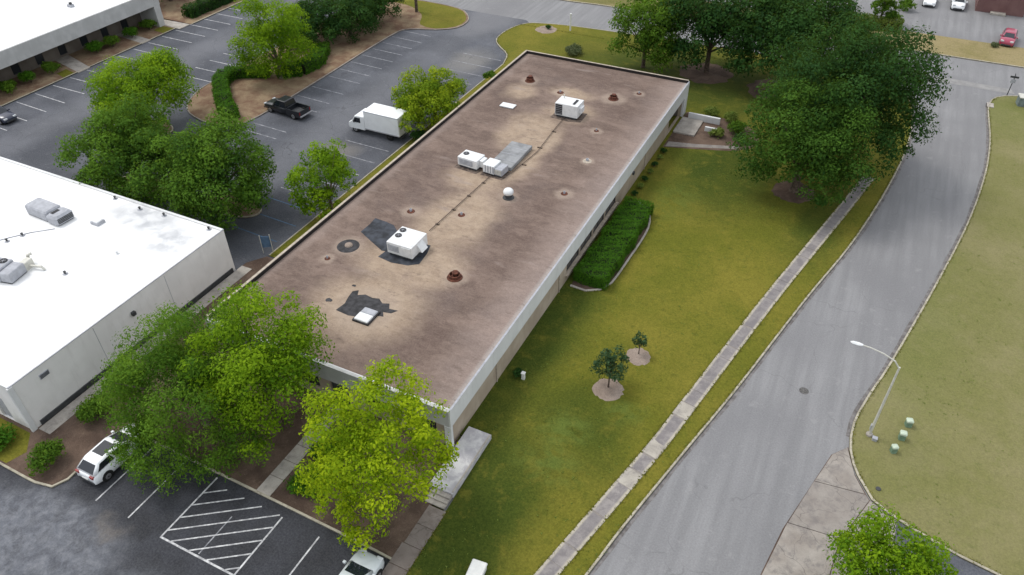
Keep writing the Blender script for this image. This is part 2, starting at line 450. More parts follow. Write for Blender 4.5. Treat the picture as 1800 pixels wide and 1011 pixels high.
    M['leaf_mid'] = leaf('leaf_mid', (0.032, 0.088, 0.011), (0.140, 0.250, 0.022), 0.4)
    M['leaf_bright'] = leaf('leaf_bright', (0.066, 0.165, 0.008), (0.270, 0.420, 0.014), 0.45)
    M['leaf_yellow'] = leaf('leaf_yellow', (0.155, 0.270, 0.008), (0.480, 0.590, 0.016), 0.45)
    M['leaf_orange'] = leaf('leaf_orange', (0.080, 0.170, 0.009), (0.330, 0.410, 0.018), 0.4)
    M['leaf_soft'] = leaf('leaf_soft', (0.045, 0.125, 0.014), (0.165, 0.300, 0.028), 0.4)
    M['leaf_blue'] = leaf('leaf_bluegreen', (0.022, 0.055, 0.026), (0.065, 0.115, 0.048), 0.2)
    M['leaf_hedge'] = leaf('leaf_hedge', (0.034, 0.110, 0.008), (0.080, 0.200, 0.014), 0.3)
    M['leaf_turf'] = leaf('leaf_turf', (0.085, 0.095, 0.014), (0.215, 0.195, 0.045), 0.2)
    M['leaf_olive'] = leaf('leaf_olive', (0.090, 0.140, 0.025), (0.220, 0.265, 0.060), 0.3)
    M['leaf_grey'] = leaf('leaf_greygreen', (0.07, 0.09, 0.04), (0.14, 0.16, 0.08), 0.2)
    M['core'] = simple('hedge_core', (0.020, 0.026, 0.010), 0.95)


build_materials()


# ------------------------------------------------------------------ mesh helpers
class MB:
    def __init__(s):
        s.v, s.f = [], []

    def add(s, vs, fs):
        k = len(s.v)
        s.v += [tuple(v) for v in vs]
        s.f += [tuple(i + k for i in f) for f in fs]
        return s

    def box(s, x0, y0, z0, x1, y1, z1):
        return s.add([(x0, y0, z0), (x1, y0, z0), (x1, y1, z0), (x0, y1, z0), (x0, y0, z1), (x1, y0, z1), (x1, y1, z1), (x0, y1, z1)],
                     [(0, 3, 2, 1), (4, 5, 6, 7), (0, 1, 5, 4), (1, 2, 6, 5), (2, 3, 7, 6), (3, 0, 4, 7)])

    def bbox(s, x0, y0, z0, x1, y1, z1, b=0.04):
        """box with chamfered vertical and top edges"""
        def ring(i, z):
            return [(x0 + i + b, y0 + i, z), (x1 - i - b, y0 + i, z), (x1 - i, y0 + i + b, z), (x1 - i, y1 - i - b, z),
                    (x1 - i - b, y1 - i, z), (x0 + i + b, y1 - i, z), (x0 + i, y1 - i - b, z), (x0 + i, y0 + i + b, z)]
        return s.loft([ring(0, z0), ring(0, z1 - b), ring(b, z1)])

    def loft(s, rings, cap=True):
        n = len(rings[0])
        vs = [p for r in rings for p in r]
        fs = []
        for i in range(len(rings) - 1):
            for j in range(n):
                k = (j + 1) % n
                fs.append((i * n + j, i * n + k, (i + 1) * n + k, (i + 1) * n + j))
        if cap:
            fs.append(tuple(range(n - 1, -1, -1)))
            fs.append(tuple((len(rings) - 1) * n + j for j in range(n)))
        return s.add(vs, fs)

    def lathe(s, cx, cy, prof, n=16):
        return s.loft([[(cx + r * math.cos(2 * math.pi * j / n), cy + r * math.sin(2 * math.pi * j / n), z) for j in range(n)] for r, z in prof])

    def tube(s, pts, radii, n=7):
        rings = []
        pts = [Vector(p) for p in pts]
        for i, p in enumerate(pts):
            d = (pts[min(i + 1, len(pts) - 1)] - pts[max(i - 1, 0)]).normalized()
            a = d.orthogonal().normalized() if abs(d.z) > 0.99 else d.cross(Vector((0, 0, 1))).normalized()
            b = d.cross(a)
            r = radii[i] if isinstance(radii, (list, tuple)) else radii
            rings.append([p + (a * math.cos(2 * math.pi * j / n) + b * math.sin(2 * math.pi * j / n)) * r for j in range(n)])
        return s.loft(rings)

    def disc_y(s, cx, cy, cz, r, w, n=18, inner=0.0):
        """short cylinder with its axis along y (a wheel)"""
        return s.loft([[(cx + r * k * math.cos(2 * math.pi * j / n), cy + y, cz + r * k * math.sin(2 * math.pi * j / n)) for j in range(n)]
                       for y, k in ((-w / 2, 0.9), (-w / 2 * 0.8, 1), (w / 2 * 0.8, 1), (w / 2, 0.9))])

    def prism(s, poly, z0, z1):
        n = len(poly)
        return s.add([(x, y, z0) for x, y in poly] + [(x, y, z1) for x, y in poly],
                     [tuple(range(n - 1, -1, -1)), tuple(range(n, 2 * n))] + [(j, (j + 1) % n, n + (j + 1) % n, n + j) for j in range(n)])

    def build(s, name, mat, parent=None, smooth=False):
        me = bpy.data.meshes.new(name)
        me.from_pydata(s.v, [], s.f)
        me.materials.append(M[mat] if isinstance(mat, str) else mat)
        if smooth:
            me.polygons.foreach_set('use_smooth', [True] * len(me.polygons))
        me.update()
        o = bpy.data.objects.new(name, me)
        COL.objects.link(o)
        if parent is not None:
            o.parent = parent
        return o


def thing(name, label, cat, loc=(0, 0, 0), rz=0.0, group=None):
    o = bpy.data.objects.new(name, None)
    COL.objects.link(o)
    o.location = loc
    o.rotation_euler = (0, 0, rz)
    o.empty_display_size = 0.3
    tag(o, label, cat, group)
    return o


def tag(o, label, cat, group=None):
    o['label'] = label
    o['category'] = cat
    if group:
        o['group'] = group
    return o


def struct(o):
    o['kind'] = 'structure'
    return o


def copy_tree(o, parent=None):
    c = o.copy()
    COL.objects.link(c)
    if parent is not None:
        c.parent = parent
    for ch in list(o.children):
        copy_tree(ch, c)
    return c


def ccw(poly):
    a = sum(poly[i][0] * poly[(i + 1) % len(poly)][1] - poly[(i + 1) % len(poly)][0] * poly[i][1] for i in range(len(poly)))
    return poly if a > 0 else poly[::-1]


def smooth_line(pts, step=1.0):
    """Catmull-Rom through the points"""
    P = [Vector((*p, 0)) for p in pts]
    P = [2 * P[0] - P[1]] + P + [2 * P[-1] - P[-2]]
    out = []
    for i in range(1, len(P) - 2):
        a, b, c, d = P[i - 1:i + 3]
        n = max(1, int((c - b).length / step))
        for k in range(n):
            t = k / n
            q = 0.5 * ((2 * b) + (c - a) * t + (2 * a - 5 * b + 4 * c - d) * t * t + (3 * b - a - 3 * c + d) * t ** 3)
            out.append((q.x, q.y))
    out.append((P[-2].x, P[-2].y))
    return out


def sheet(name, poly, z, mat, skirt=0.0, parent=None):
    """flat polygon, turned down at the rim by skirt"""
    poly = ccw(poly)
    b = MB()
    if skirt:
        b.prism(poly, z - skirt, z)
    else:
        b.add([(x, y, z) for x, y in poly], [tuple(range(len(poly)))])
    o = b.build(name, mat, parent)
    return o


def kerb(pts, w=0.14, h=0.14, side=1, mat='kerb', z=0.0, name='kerb'):
    """kerb stone line; side=+1 puts its width to the left of the walking direction"""
    b = MB()
    rings = []
    P = [Vector(p) for p in pts]
    for i, p in enumerate(P):
        d = (P[min(i + 1, len(P) - 1)] - P[max(i - 1, 0)]).normalized()
        nrm = Vector((-d.y, d.x)) * side
        q = p + nrm * w
        m = p + nrm * 0.03
        rings.append([(p.x, p.y, z - 0.05), (p.x, p.y, z + h - 0.03), (m.x, m.y, z + h), (q.x, q.y, z + h), (q.x, q.y, z - 0.05)])
    b.loft(rings)
    return struct(b.build(name, mat))


# ------------------------------------------------------------------ ground, roads, lawns
struct(sheet('ground', [(-600, -400), (600, -400), (600, 900), (-600, 900)], -0.06, 'rough'))
struct(sheet('street', [(-16, -30), (24, -30), (24, 101), (-16, 101)], 0.0, 'street'))
struct(sheet('cross_street', [(-160, 93), (120, 93), (120, 113), (-160, 113)], 0.004, 'street'))
lot = struct(sheet('parking_lot', [(-94, 22), (-42, 22), (-42, 95), (-47, 99.7), (-94, 99.7)], 0.012, 'lot'))
front_lot = struct(sheet('front_parking_lot', [(-90, -30), (-14.5, -30), (-14.5, 20), (-90, 20)], 0.012, 'front_lot'))
struct(sheet('far_parking_lot', [(-60, 117), (60, 117), (60, 180), (-60, 180)], 0.004, 'street'))

LK = smooth_line([(-13.6, -8), (-11.4, 2), (-8.6, 13), (-6.45, 22.3), (-5.6, 26.3), (-3.85, 33.5), (-2.1, 40.6), (0.5, 52.3), (2.85, 62), (4.8, 73),
                  (5.9, 83), (5.8, 92), (4.4, 97.5), (1.2, 100.9), (-5, 101.9), (-35.3, 100.6), (-44.2, 99.4), (-46.8, 97.8), (-47.8, 94.5), (-47.6, 91.2), (-46.2, 89.2), (-43.9, 87.0), (-42.95, 84)])
LAWN = LK + [(-42.95, 38.2), (-38.5, 38.2), (-38.5, 79), (-19, 79), (-19, 28), (-15.9, 28), (-15.75, 18), (-15.7, -8)]
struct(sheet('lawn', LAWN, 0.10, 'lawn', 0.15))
kerb(LK, side=1)
kerb([(-42.95, 84), (-42.95, 60), (-42.95, 38.2)], side=1)

# right-hand verge with its corner and the bell of the driveway
RK = smooth_line([(16.5, 31.9), (14.3, 32.4), (12.5, 32.7), (10.0, 33.4), (8.4, 34.0), (7.4, 34.6), (6.4, 36.1), (5.7, 38.0), (5.6, 40.6), (6.3, 44.0), (7.3, 47.8), (9.7, 58.7),
                  (11.9, 69.9), (13.25, 80), (13.7, 88.1), (13.5, 95.3), (13.6, 98.2), (14.4, 100.4), (16.4, 101.7), (20, 102.2), (30, 102.6), (90, 103)])
struct(sheet('verge', RK + [(120, 103), (120, 28), (30, 28), (17, 31.8)], 0.10, 'verge', 0.15))
kerb(RK, side=-1)
SK = smooth_line([(0.3, 10), (1.5, 20), (2.2, 24.2), (3.4, 25.6), (6, 26.2), (12, 26.0), (20, 25.4)])
struct(sheet('south_verge', SK + [(40, 24), (40, -20), (-5, -20)], 0.10, 'verge', 0.15))
kerb(SK, side=-1)
struct(sheet('side_driveway', [(8.9, 33.7), (9.0, 24), (40, 22), (40, 33)], 0.016, 'lot'))
# concrete apron laid in panels
ap = struct(sheet('driveway_apron', [(2.0, 24.5), (2.9, 30.2), (4.7, 37.2), (5.6, 38.3), (6.2, 36.3), (7.3, 34.6), (8.9, 33.7), (9.0, 25)], 0.010, 'mulch'))
for poly in ([(4.05, 34.55), (4.75, 37.2), (5.55, 38.2), (6.25, 36.1), (7.0, 34.9)], [(3.1, 30.75), (4.02, 34.50), (7.05, 34.85), (7.3, 34.5), (6.1, 31.0)],
             [(6.15, 31.0), (7.35, 34.5), (8.4, 33.95), (8.95, 33.7), (8.95, 31.2)], [(2.1, 24.8), (3.07, 30.70), (6.05, 30.95), (5.6, 25.2)],
             [(5.66, 25.2), (6.1, 30.95), (8.95, 31.15), (9.0, 25.4)]):
    sheet('concrete_panel', poly, 0.05, 'apron', 0.05, ap)
# dirt washed into the gutters
def gutter(pts, side, w0=0.02, w1=0.24):
    P = [Vector(p) for p in pts]
    a, b = [], []
    for i, p in enumerate(P):
        d = (P[min(i + 1, len(P) - 1)] - P[max(i - 1, 0)]).normalized()
        nr = Vector((-d.y, d.x)) * side
        a.append(tuple(p - nr * w0))
        b.append(tuple(p + nr * (w1 + 0.05 * math.sin(i * 0.9) * math.sin(i * 0.37))))
    struct(sheet('gutter', a + b[::-1], 0.007, 'gutter'))


gutter([p for p in LK if p[0] > -14 and p[1] < 98], -1)
gutter([p for p in RK if 38 < p[1] < 99 and p[0] < 14.5], 1)
# valley gutter across the mouth of the street
struct(sheet('gutter', [(2.0, 101.4), (9, 102.4), (15.2, 102.3), (16.4, 102.4), (16.0, 103.7), (9, 104.0), (1.0, 103.2)], 0.012, 'valley'))

# far verge beyond the cross street, ends at the drive into the far car park
FK = [(-160, 110.2), (-44, 109.6), (-39.8, 110.0), (1.3, 111.2), (17.6, 111.3), (120, 111.6)]
struct(sheet('far_verge', FK + [(120, 118.9), (3, 118.3), (-70, 118.5), (-160, 118.5)], 0.10, 'strip', 0.15))
kerb(FK, side=1)

# planting island between the two back car parks, its tip is lawn
IK = smooth_line([(-73.3, 99.9), (-64, 100.3), (-58.3, 99.7), (-56.0, 98.2), (-54.4, 95.6), (-54.6, 92.6), (-57.0, 90.6), (-60.4, 89.2), (-61.5, 86), (-61.5, 70), (-61.7, 58.5), (-62.8, 55.9), (-66, 54.9),
                  (-70.5, 56.4), (-73.0, 60.5), (-73.4, 66), (-73.4, 80), (-73.3, 99.9)])
struct(sheet('planting_island', IK, 0.10, 'straw', 0.15))
kerb(IK, side=-1, mat='apron')
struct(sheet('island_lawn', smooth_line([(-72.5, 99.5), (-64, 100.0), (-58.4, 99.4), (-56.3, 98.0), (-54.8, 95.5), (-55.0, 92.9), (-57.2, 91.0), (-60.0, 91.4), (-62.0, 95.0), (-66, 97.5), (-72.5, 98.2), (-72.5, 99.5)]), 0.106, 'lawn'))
# small islands under the trees behind the white building
for cx, cy, rx, ry in ((-62, 42.0, 3.2, 1.6), (-51.5, 43.0, 3.4, 1.7), (-70.5, 51.2, 2.6, 1.8)):
    ring = [(cx + rx * math.cos(a * math.pi / 14), cy + ry * math.sin(a * math.pi / 14)) for a in range(28)]
    struct(sheet('tree_island', ring, 0.10, 'straw', 0.1))
    kerb(ring + ring[:1], side=1)
# bed in front of the far-left office, with lawn and walks
struct(sheet('office_bed', [(-91.1, 30), (-91.1, 76.2), (-99, 76.2), (-99, 30)], 0.10, 'straw', 0.15))
kerb([(-91.1, 30), (-91.1, 76.2)], side=1)
struct(sheet('office_lawn', [(-90.2, 77.4), (-90.2, 99.7), (-140, 99.7), (-140, 77.4)], 0.10, 'straw', 0.15))
kerb([(-90.2, 77.4), (-90.2, 99.7)], side=1)
for poly in ([(-90.9, 58.3), (-90.9, 60.1), (-97.5, 61.9), (-97.5, 59.8)], [(-91.0, 68.9), (-91.0, 70.4), (-97.0, 71.0), (-97.0, 69.6)], [(-90.4, 75.2), (-90.4, 77.2), (-97.5, 76.9), (-97.5, 75.4)]):
    struct(sheet('walkway', poly, 0.125, 'concrete', 0.1))
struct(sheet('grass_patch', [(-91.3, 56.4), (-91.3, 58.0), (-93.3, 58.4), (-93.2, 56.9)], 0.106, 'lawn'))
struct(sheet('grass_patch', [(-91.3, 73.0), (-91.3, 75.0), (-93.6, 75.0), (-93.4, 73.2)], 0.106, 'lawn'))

# planting bed in front of the two buildings
BK = smooth_line([(-70, 12.75), (-50, 12.75), (-43.6, 12.75), (-40.4, 12.75), (-39.1, 13.0), (-38.65, 13.9), (-38.7, 15.2), (-38.9, 17.4), (-38.6, 18.2), (-37.4, 18.45), (-30, 18.4), (-20, 18.25), (-17.0, 18.15)])
struct(sheet('planting_bed', BK + [(-16.8, 22), (-17.2, 27.5), (-38.5, 27.5), (-38.5, 38.0), (-42.95, 38.0), (-44.0, 36.5), (-44.0, 20), (-70, 20)], 0.10, 'mulch', 0.15))
kerb(BK, side=1)
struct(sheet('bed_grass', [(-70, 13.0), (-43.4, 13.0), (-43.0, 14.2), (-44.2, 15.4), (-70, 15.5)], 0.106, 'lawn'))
struct(sheet('wall_walk', [(-44.0, 15.9), (-42.9, 15.9), (-42.9, 36), (-44.0, 36)], 0.125, 'concrete', 0.1))
fw = struct(sheet('front_walk', [(-27.3, 18.45), (-26.2, 18.45), (-26.2, 26.6), (-27.3, 26.6)], 0.108, 'mulch'))
for k in range(6):
    y = 18.5 + k * 1.35
    sheet('walk_slab', [(-27.28, y), (-26.22, y), (-26.22, y + 1.31), (-27.28, y + 1.31)], 0.14, 'concrete', 0.1, fw)
rw = struct(sheet('entrance_walk', [(-17.0, 15.0), (-15.75, 15.0), (-15.75, 22.3), (-17.0, 22.3)], 0.112, 'mulch'))
for k in range(5):
    y = 15.1 + k * 1.45
    x0 = -17.05 if k < 3 else -16.95
    sheet('walk_slab', [(x0, y), (-15.75, y), (-15.75, y + 1.41), (x0, y + 1.41)], 0.145, 'walk_dirty', 0.1, rw)

# sidewalk slabs along the street
SW = smooth_line([(-13.4, 2), (-11.0, 11), (-8.62, 21), (-5.95, 32), (-4.75, 38), (-1.95, 52.1), (1.3, 67), (3.0, 75)], 0.2)
swb = MB()
acc, nxt, slabs = 0.0, 0.0, []
for (x0, y0), (x1, y1) in zip(SW, SW[1:]):
    acc += math.hypot(x1 - x0, y1 - y0)
    if acc >= nxt:
        slabs.append((x1, y1, math.atan2(y1 - y0, x1 - x0) - math.pi / 2))
        nxt += 1.42
base = []
for x, y, a in slabs:
    base.append((x, y))
L_ = [(x - 0.46 * math.cos(a), y - 0.46 * math.sin(a)) for x, y, a in slabs]
R_ = [(x + 0.46 * math.cos(a), y + 0.46 * math.sin(a)) for x, y, a in slabs]
side = struct(sheet('sidewalk', R_ + L_[::-1], 0.125, 'apron'))
rs = random.Random(4)
sm = MB().bbox(-0.56, -0.695, -0.06, 0.56, 0.695, 0.035, 0.015)
slab0 = None
for x, y, a in slabs:
    if slab0 is None:
        o = slab0 = sm.build('slab', 'slab', side)
    else:
        o = slab0.copy()
        COL.objects.link(o)
    o.location = (x, y, 0.107 + rs.uniform(-0.008, 0.012))
    o.rotation_euler = (rs.uniform(-.006, .006), rs.uniform(-.012, .012), a + rs.uniform(-.008, .008))
pm = slab0.data.copy()
pm.materials[0] = M['slab_pale']
kids = [c for c in side.children]
for c in kids:
    if any(abs(c.location.y - t) < 0.72 for t in (36.2, 33.0, 29.3)):
        c.data = pm


# painted lines
def line(parent, a, b, w=0.10, mat='paint', z=0.017):
    A, B = Vector(a), Vector(b)
    d = (B - A).normalized()
    nrm = Vector((-d.y, d.x)) * w / 2
    sheet('painted_line', [tuple(A + nrm), tuple(A - nrm), tuple(B - nrm), tuple(B + nrm)], z, mat, 0, parent)


for k in range(-3, 16):
    v = 49.25 + 2.553 * k
    line(lot, (-90.75, v), (-85.2, v - 0.25 * (k < 2)), 0.11)
for k in range(-3, 12):
    v = 56.3 + 2.55 * k
    if v > 57:
        line(lot, (-73.6, v + 2.2), (-78.6, v + 2.2), 0.11)
for v in (55.6, 57.3, 62.8, 65.2, 68.0, 71.4, 73.8, 76.3, 78.8, 81.2, 83.6, 86.0, 88.5):
    line(lot, (-61.3, v), (-56.4, v - 0.2), 0.11, 'paint_faded')
for v in (47.6, 50.3, 53.0, 55.7, 58.4, 66.3, 71.5, 74.2, 76.9, 79.6, 82.3, 85.0):
    line(lot, (-43.7, v), (-49.4, v + 0.1), 0.11, 'paint_faded')
for v in (45.5, 42.9, 40.2):
    line(lot, (-43.7, v), (-49.2, v + 0.2), 0.12, 'paint_blue')
for x in (-35.85, -33.05):
    line(front_lot, (x, 13.55), (x, 18.3), 0.10)
line(front_lot, (-21.75, 12.5), (-21.75, 17.6), 0.10)
line(front_lot, (-18.95, 12.5), (-18.95, 17.6), 0.10)
line(front_lot, (-30.25, 13.5), (-30.25, 18.2), 0.11)
line(front_lot, (-24.6, 13.5), (-24.6, 17.7), 0.11)
line(front_lot, (-30.3, 13.45), (-24.55, 13.45), 0.12, z=0.021)
line(front_lot, (-27.4, 13.6), (-27.4, 16.4), 0.08, 'paint_faded', 0.020)
# hatching, diagonal bars clipped to the box
for k in range(9):
    a0 = -30.2
    y0 = 17.9 - k * 0.98
    p, q = Vector((-30.2, y0)), Vector((-24.65, y0 + 3.9))
    t0 = max(0, (13.5 - p.y) / (q.y - p.y))
    t1 = min(1, (17.75 - p.y) / (q.y - p.y))
    if t1 > t0:
        line(front_lot, p.lerp(q, t0), p.lerp(q, t1), 0.09, 'paint', 0.025)
# manhole, storm drain, valve lid
b = MB().lathe(2.1, 42.2, [(0.33, 0.0), (0.33, 0.012), (0.29, 0.016), (0.0, 0.016)], 20)
tag(b.build('manhole_cover', 'iron'), 'round dark iron manhole cover in the street', 'manhole cover')
b = MB().box(13.38, 97.0, 0.0, 14.1, 98.2, 0.165)
drain = tag(b.build('storm_drain', 'concrete'), 'concrete storm drain inlet in the kerb at the street corner', 'storm drain')
MB().box(13.34, 97.1, 0.02, 13.385, 98.1, 0.13).build('inlet_slot', 'grille', drain)
tag(MB().lathe(7.7, 35.6, [(0.16, 0.09), (0.16, 0.15), (0.12, 0.16), (0, 0.16)], 12).build('valve_lid', 'metal_dark'), 'small dark valve lid in the dry grass beside the driveway apron', 'valve lid')
#--BUILDINGS--


# ------------------------------------------------------------------ buildings
def wall_run(b, axis, c0, c1, s0, s1, z0, z1, openings=()):
    """solid wall along axis ('x' or 'y') from s0 to s1, thickness c0..c1, with rectangular openings (a, b, za, zb)"""
    def bx(a, bb, za, zb):
        if bb - a > 1e-4 and zb - za > 1e-4:
            if axis == 'y':
                b.box(c0, a, za, c1, bb, zb)
            else:
                b.box(a, c0, za, bb, c1, zb)
    cur = s0
    for (a, bb, za, zb) in sorted(openings):
        bx(cur, a, z0, z1)
        bx(a, bb, z0, za)
        bx(a, bb, zb, z1)
        cur = bb
    bx(cur, s1, z0, z1)


def window(parent, axis, face, inward, a, bb, za, zb, mull=1, frame='metal_dark'):
    """window set back in its opening: frame with mullions, pane behind"""
    f = MB()
    t = 0.06
    d0, d1 = face + inward * 0.08, face + inward * 0.14
    lo, hi = min(d0, d1), max(d0, d1)

    def bx(m, p, q, za_, zb_, l=lo, h=hi):
        if axis == 'y':
            m.box(l, p, za_, h, q, zb_)
        else:
            m.box(p, l, za_, q, h, zb_)
    bx(f, a, bb, za, za + t)
    bx(f, a, bb, zb - t, zb)
    for k in range(mull + 1):
        c = a + (bb - a - t) * k / mull
        bx(f, c, c + t, za + t, zb - t)
    w = f.build('window', frame, parent)
    g = MB()
    gl = face + inward * 0.115
    bx(g, a + 0.01, bb - 0.01, za + 0.01, zb - 0.01, gl - 0.008, gl + 0.008)
    g.build('pane', 'glass', w)
    return w


# ---- the long low building in the middle
XL, XR, YF, YB = -38.05, -17.72, 26.6, 80.7
ZR, ZT = 3.74, 4.02
main = thing('office_building', 'long low building with flat brown gravel roof and pale fascia beside the lawn', 'building', (0, 0, 0))
rf = MB()
rf.box(XL + 0.32, YF + 0.32, ZR - 0.3, XR - 0.122, YB - 0.32, ZR)
rf.build('roof', 'roof', main)
w = MB()
east = [(46.2, 49.0, 0.95, 2.3), (49.2, 52.0, 0.95, 2.3), (52.2, 55.0, 0.95, 2.3), (55.2, 58.0, 0.95, 2.3), (74.6, 79.3, 0.15, 2.75)]
wall_run(w, 'y', XR - 0.55, XR - 0.25, YF + 0.3, YB - 0.3, 0.0, ZR - 0.301, east)
front = [(-36.5, -34.5, 0.9, 2.4), (-33.5, -31.5, 0.9, 2.4), (-30.5, -28.5, 0.9, 2.4), (-27.5, -26.0, 0.1, 2.4), (-24.5, -22.5, 0.9, 2.4), (-21.5, -19.0, 0.5, 2.6)]
wall_run(w, 'x', YF + 0.25, YF + 0.55, XL + 0.3, XR - 0.551, 0.0, ZR - 0.301, front)
wall_run(w, 'x', YB - 0.55, YB - 0.25, XL + 0.3, XR - 0.551, 0.0, ZR - 0.301)
wall_run(w, 'y', XL + 0.25, XL + 0.55, YF + 0.551, YB - 0.551, 0.0, ZR - 0.301)
w.build('wall', 'brick_wall', main)
# fascia band with its top, three open joints per side are left as seams
band = MB()
segs = [YF + (YB - YF) * k / 9 for k in range(10)]
for a, c in zip(segs, segs[1:]):
    MB().box(XR - 0.12, a + (0.006 if a > YF else 0), 2.34, XR, c - (0.006 if c < YB else 0), 3.84 if c < YB else 3.85).build('fascia_panel', 'fascia', main)
xs = [XL + (XR - 0.12 - XL) * k / 5 for k in range(6)]
for a, c in zip(xs, xs[1:]):
    MB().box(a + 0.006, YF, 2.34, c - 0.002, YF + 0.24, 3.80).build('fascia_panel', 'fascia_grey', main)
    MB().box(a + 0.012, YB - 0.24, 2.34, c - 0.002, YB, ZT).build('fascia_panel', 'coping', main)
MB().box(XL, YF + 0.242, 2.34, XL + 0.24, YB - 0.242, ZT).build('fascia_panel', 'coping', main)
# black inner upstand of the parapet at the back and left, pale capping on the street side
fl = MB()
fl.box(XL + 0.242, YF + 0.242, ZR - 0.28, XL + 0.33, YB - 0.242, ZT + 0.012)
fl.box(XL + 0.332, YB - 0.33, ZR - 0.28, XR - 0.13, YB - 0.242, ZT + 0.012)
fl.build('parapet_flashing', 'flash', main)
cp = MB()
cp.box(XL + 0.34, YF + 0.25, ZR - 0.05, XR - 0.125, YF + 0.325, 3.77)
cp.build('coping', 'fascia', main)
MB().box(XR - 0.13, YF + 0.005, 3.852, XR + 0.012, YB - 0.005, 3.875).build('edge_cap', 'metal_grey', main)
MB().box(XR - 0.30, YF + 0.1, 2.25, XR - 0.10, YB - 0.3, 2.338).build('soffit', 'metal_grey', main)
for a, bb, za, zb in east[:4]:
    window(main, 'y', XR - 0.25, -1, a, bb, za, zb, 2)
MB().box(XR - 0.26, 45.9, 0.80, XR - 0.02, 58.3, 0.93).build('window_sill', 'coping', main)
for a, bb, za, zb in [front[0], front[1], front[2], front[4]]:
    window(main, 'x', YF + 0.25, 1, a, bb, za, zb, 2)
dr = MB().box(-27.45, YF + 0.36, 0.1, -26.05, YF + 0.42, 2.35).build('door', 'metal_dark', main)
MB().box(-26.3, YF + 0.32, 1.0, -26.24, YF + 0.36, 1.3).build('handle', 'galv', dr)
dr = MB().box(-21.45, YF + 0.36, 0.5, -19.05, YF + 0.42, 2.55).build('door', 'glass', main)
MB().box(-20.3, YF + 0.30, 1.3, -20.2, YF + 0.36, 1.7).build('handle', 'galv', dr)
# recessed side entrance at the far end
rc = MB()
rc.box(XR - 2.6, 74.6, 0.12, XR - 2.5, 79.3, 2.75)
rc.box(XR - 2.5, 74.5, 0.12, XR - 0.56, 74.6, 2.75)
rc.box(XR - 2.5, 79.3, 0.12, XR - 0.56, 79.4, 2.75)
rc.build('entrance_recess', 'panel_brown', main)
MB().box(XR - 2.48, 75.6, 0.15, XR - 2.44, 77.6, 2.4).build('door', 'glass', main)
MB().bbox(XR - 0.24, 79.45, 0.05, XR + 0.02, 80.68, 2.335, 0.02).build('corner_pier', 'fascia', main)
MB().bbox(XR - 0.5, YF - 0.02, 0.05, XR + 0.02, YF + 0.22, 2.335, 0.02).build('corner_pier', 'fascia', main)
# raised landing and steps at the near corner
MB().bbox(-17.6, 23.4, 0.08, -15.88, 28.6, 0.50, 0.02).build('landing', 'landing', main)
MB().box(-15.99, 23.5, 0.501, -15.90, 28.5, 0.56).build('landing_edge', 'slab_pale', main)
for k in range(3):
    MB().bbox(-17.35, 23.40 - 0.32 * (k + 1), 0.08, -15.95, 23.395 - 0.32 * k, 0.40 - 0.11 * k, 0.015).build('step', 'concrete', main)
# far landing with a low white wall
MB().bbox(-17.6, 75.4, 0.08, -15.2, 79.2, 0.28, 0.02).build('landing', 'concrete', main)
MB().bbox(-17.0, 79.25, 0.08, -13.4, 79.5, 0.85, 0.02).build('low_wall', 'fascia', main)
MB().bbox(-14.55, 77.2, 0.08, -13.2, 77.45, 0.6, 0.02).build('low_wall', 'fascia', main)
wl = MB().box(XR - 0.02, 61.7, 2.05, XR + 0.16, 62.0, 2.33).build('wall_lamp', 'metal_dark', main)
MB().box(XR + 0.0, 61.75, 2.01, XR + 0.14, 61.95, 2.048).build('lens', 'lamp_clear', wl)
for y in (33.4, 44.6, 66.5):
    MB().tube([(XR - 0.20, y, 0.1), (XR - 0.20, y, 2.24)], 0.05, 6).build('downpipe', 'coping', main)

# ---- white-roofed building at the left edge
WX0, WX1, WY0, WY1, WZ = -92.0, -44.15, 15.65, 35.35, 4.22
wb = thing('warehouse', 'grey-white building with bright white flat roof at the left edge', 'building')
MB().box(WX0 + 0.3, WY0 + 0.3, WZ - 0.3, WX1 - 0.22, WY1 - 0.22, WZ).build('roof', 'membrane', wb)
w = MB()
wall_run(w, 'y', WX1 - 0.2, WX1, WY0, WY1, 0.0, WZ + 0.03)
wall_run(w, 'x', WY0, WY0 + 0.28, WX0, WX1 - 0.201, 0.0, WZ + 0.03, [(-47.2, -46.0, 0.15, 2.4), (-52, -49, 0.9, 2.4)])
wall_run(w, 'x', WY1 - 0.2, WY1, WX0, WX1 - 0.201, 0.0, WZ + 0.03)
w.build('wall', 'stucco', wb)
MB().box(WX1 - 0.05, WY0 - 0.03, WZ + 0.032, WX1 + 0.03, WY1 + 0.03, WZ + 0.085).build('edge_trim', 'metal_grey', wb)
MB().box(WX0, WY1 - 0.18, WZ + 0.032, WX1 - 0.06, WY1 + 0.03, WZ + 0.10).build('edge_trim', 'metal_white', wb)
MB().box(WX0, WY0 - 0.03, WZ + 0.032, WX1 - 0.06, WY0 + 0.2, WZ + 0.10).build('edge_trim', 'metal_white', wb)
MB().box(WX1 + 0.002, WY0 + 0.6, 0.10, WX1 + 0.10, WY1 - 0.3, 0.50).build('dark_base_strip', 'metal_dark', wb)  # dark strip along the foot of the right wall
MB().bbox(WX1 - 0.1, WY0 - 0.12, 0.05, WX1 + 0.09, WY0 + 0.25, WZ + 0.02, 0.02).build('corner_pilaster', 'fascia', wb)
v_ = MB().box(WX1 + 0.002, 17.6, 3.25, WX1 + 0.06, 18.3, 3.62).build('wall_vent', 'metal_grey', wb)
for k in range(4):
    MB().box(WX1 + 0.062, 17.64, 3.29 + k * 0.08, WX1 + 0.08, 18.26, 3.33 + k * 0.08).build('louvre', 'metal_dark', v_)
wl = MB().box(WX1 + 0.002, 25.2, 2.9, WX1 + 0.22, 25.5, 3.2).build('wall_lamp', 'metal_dark', wb)
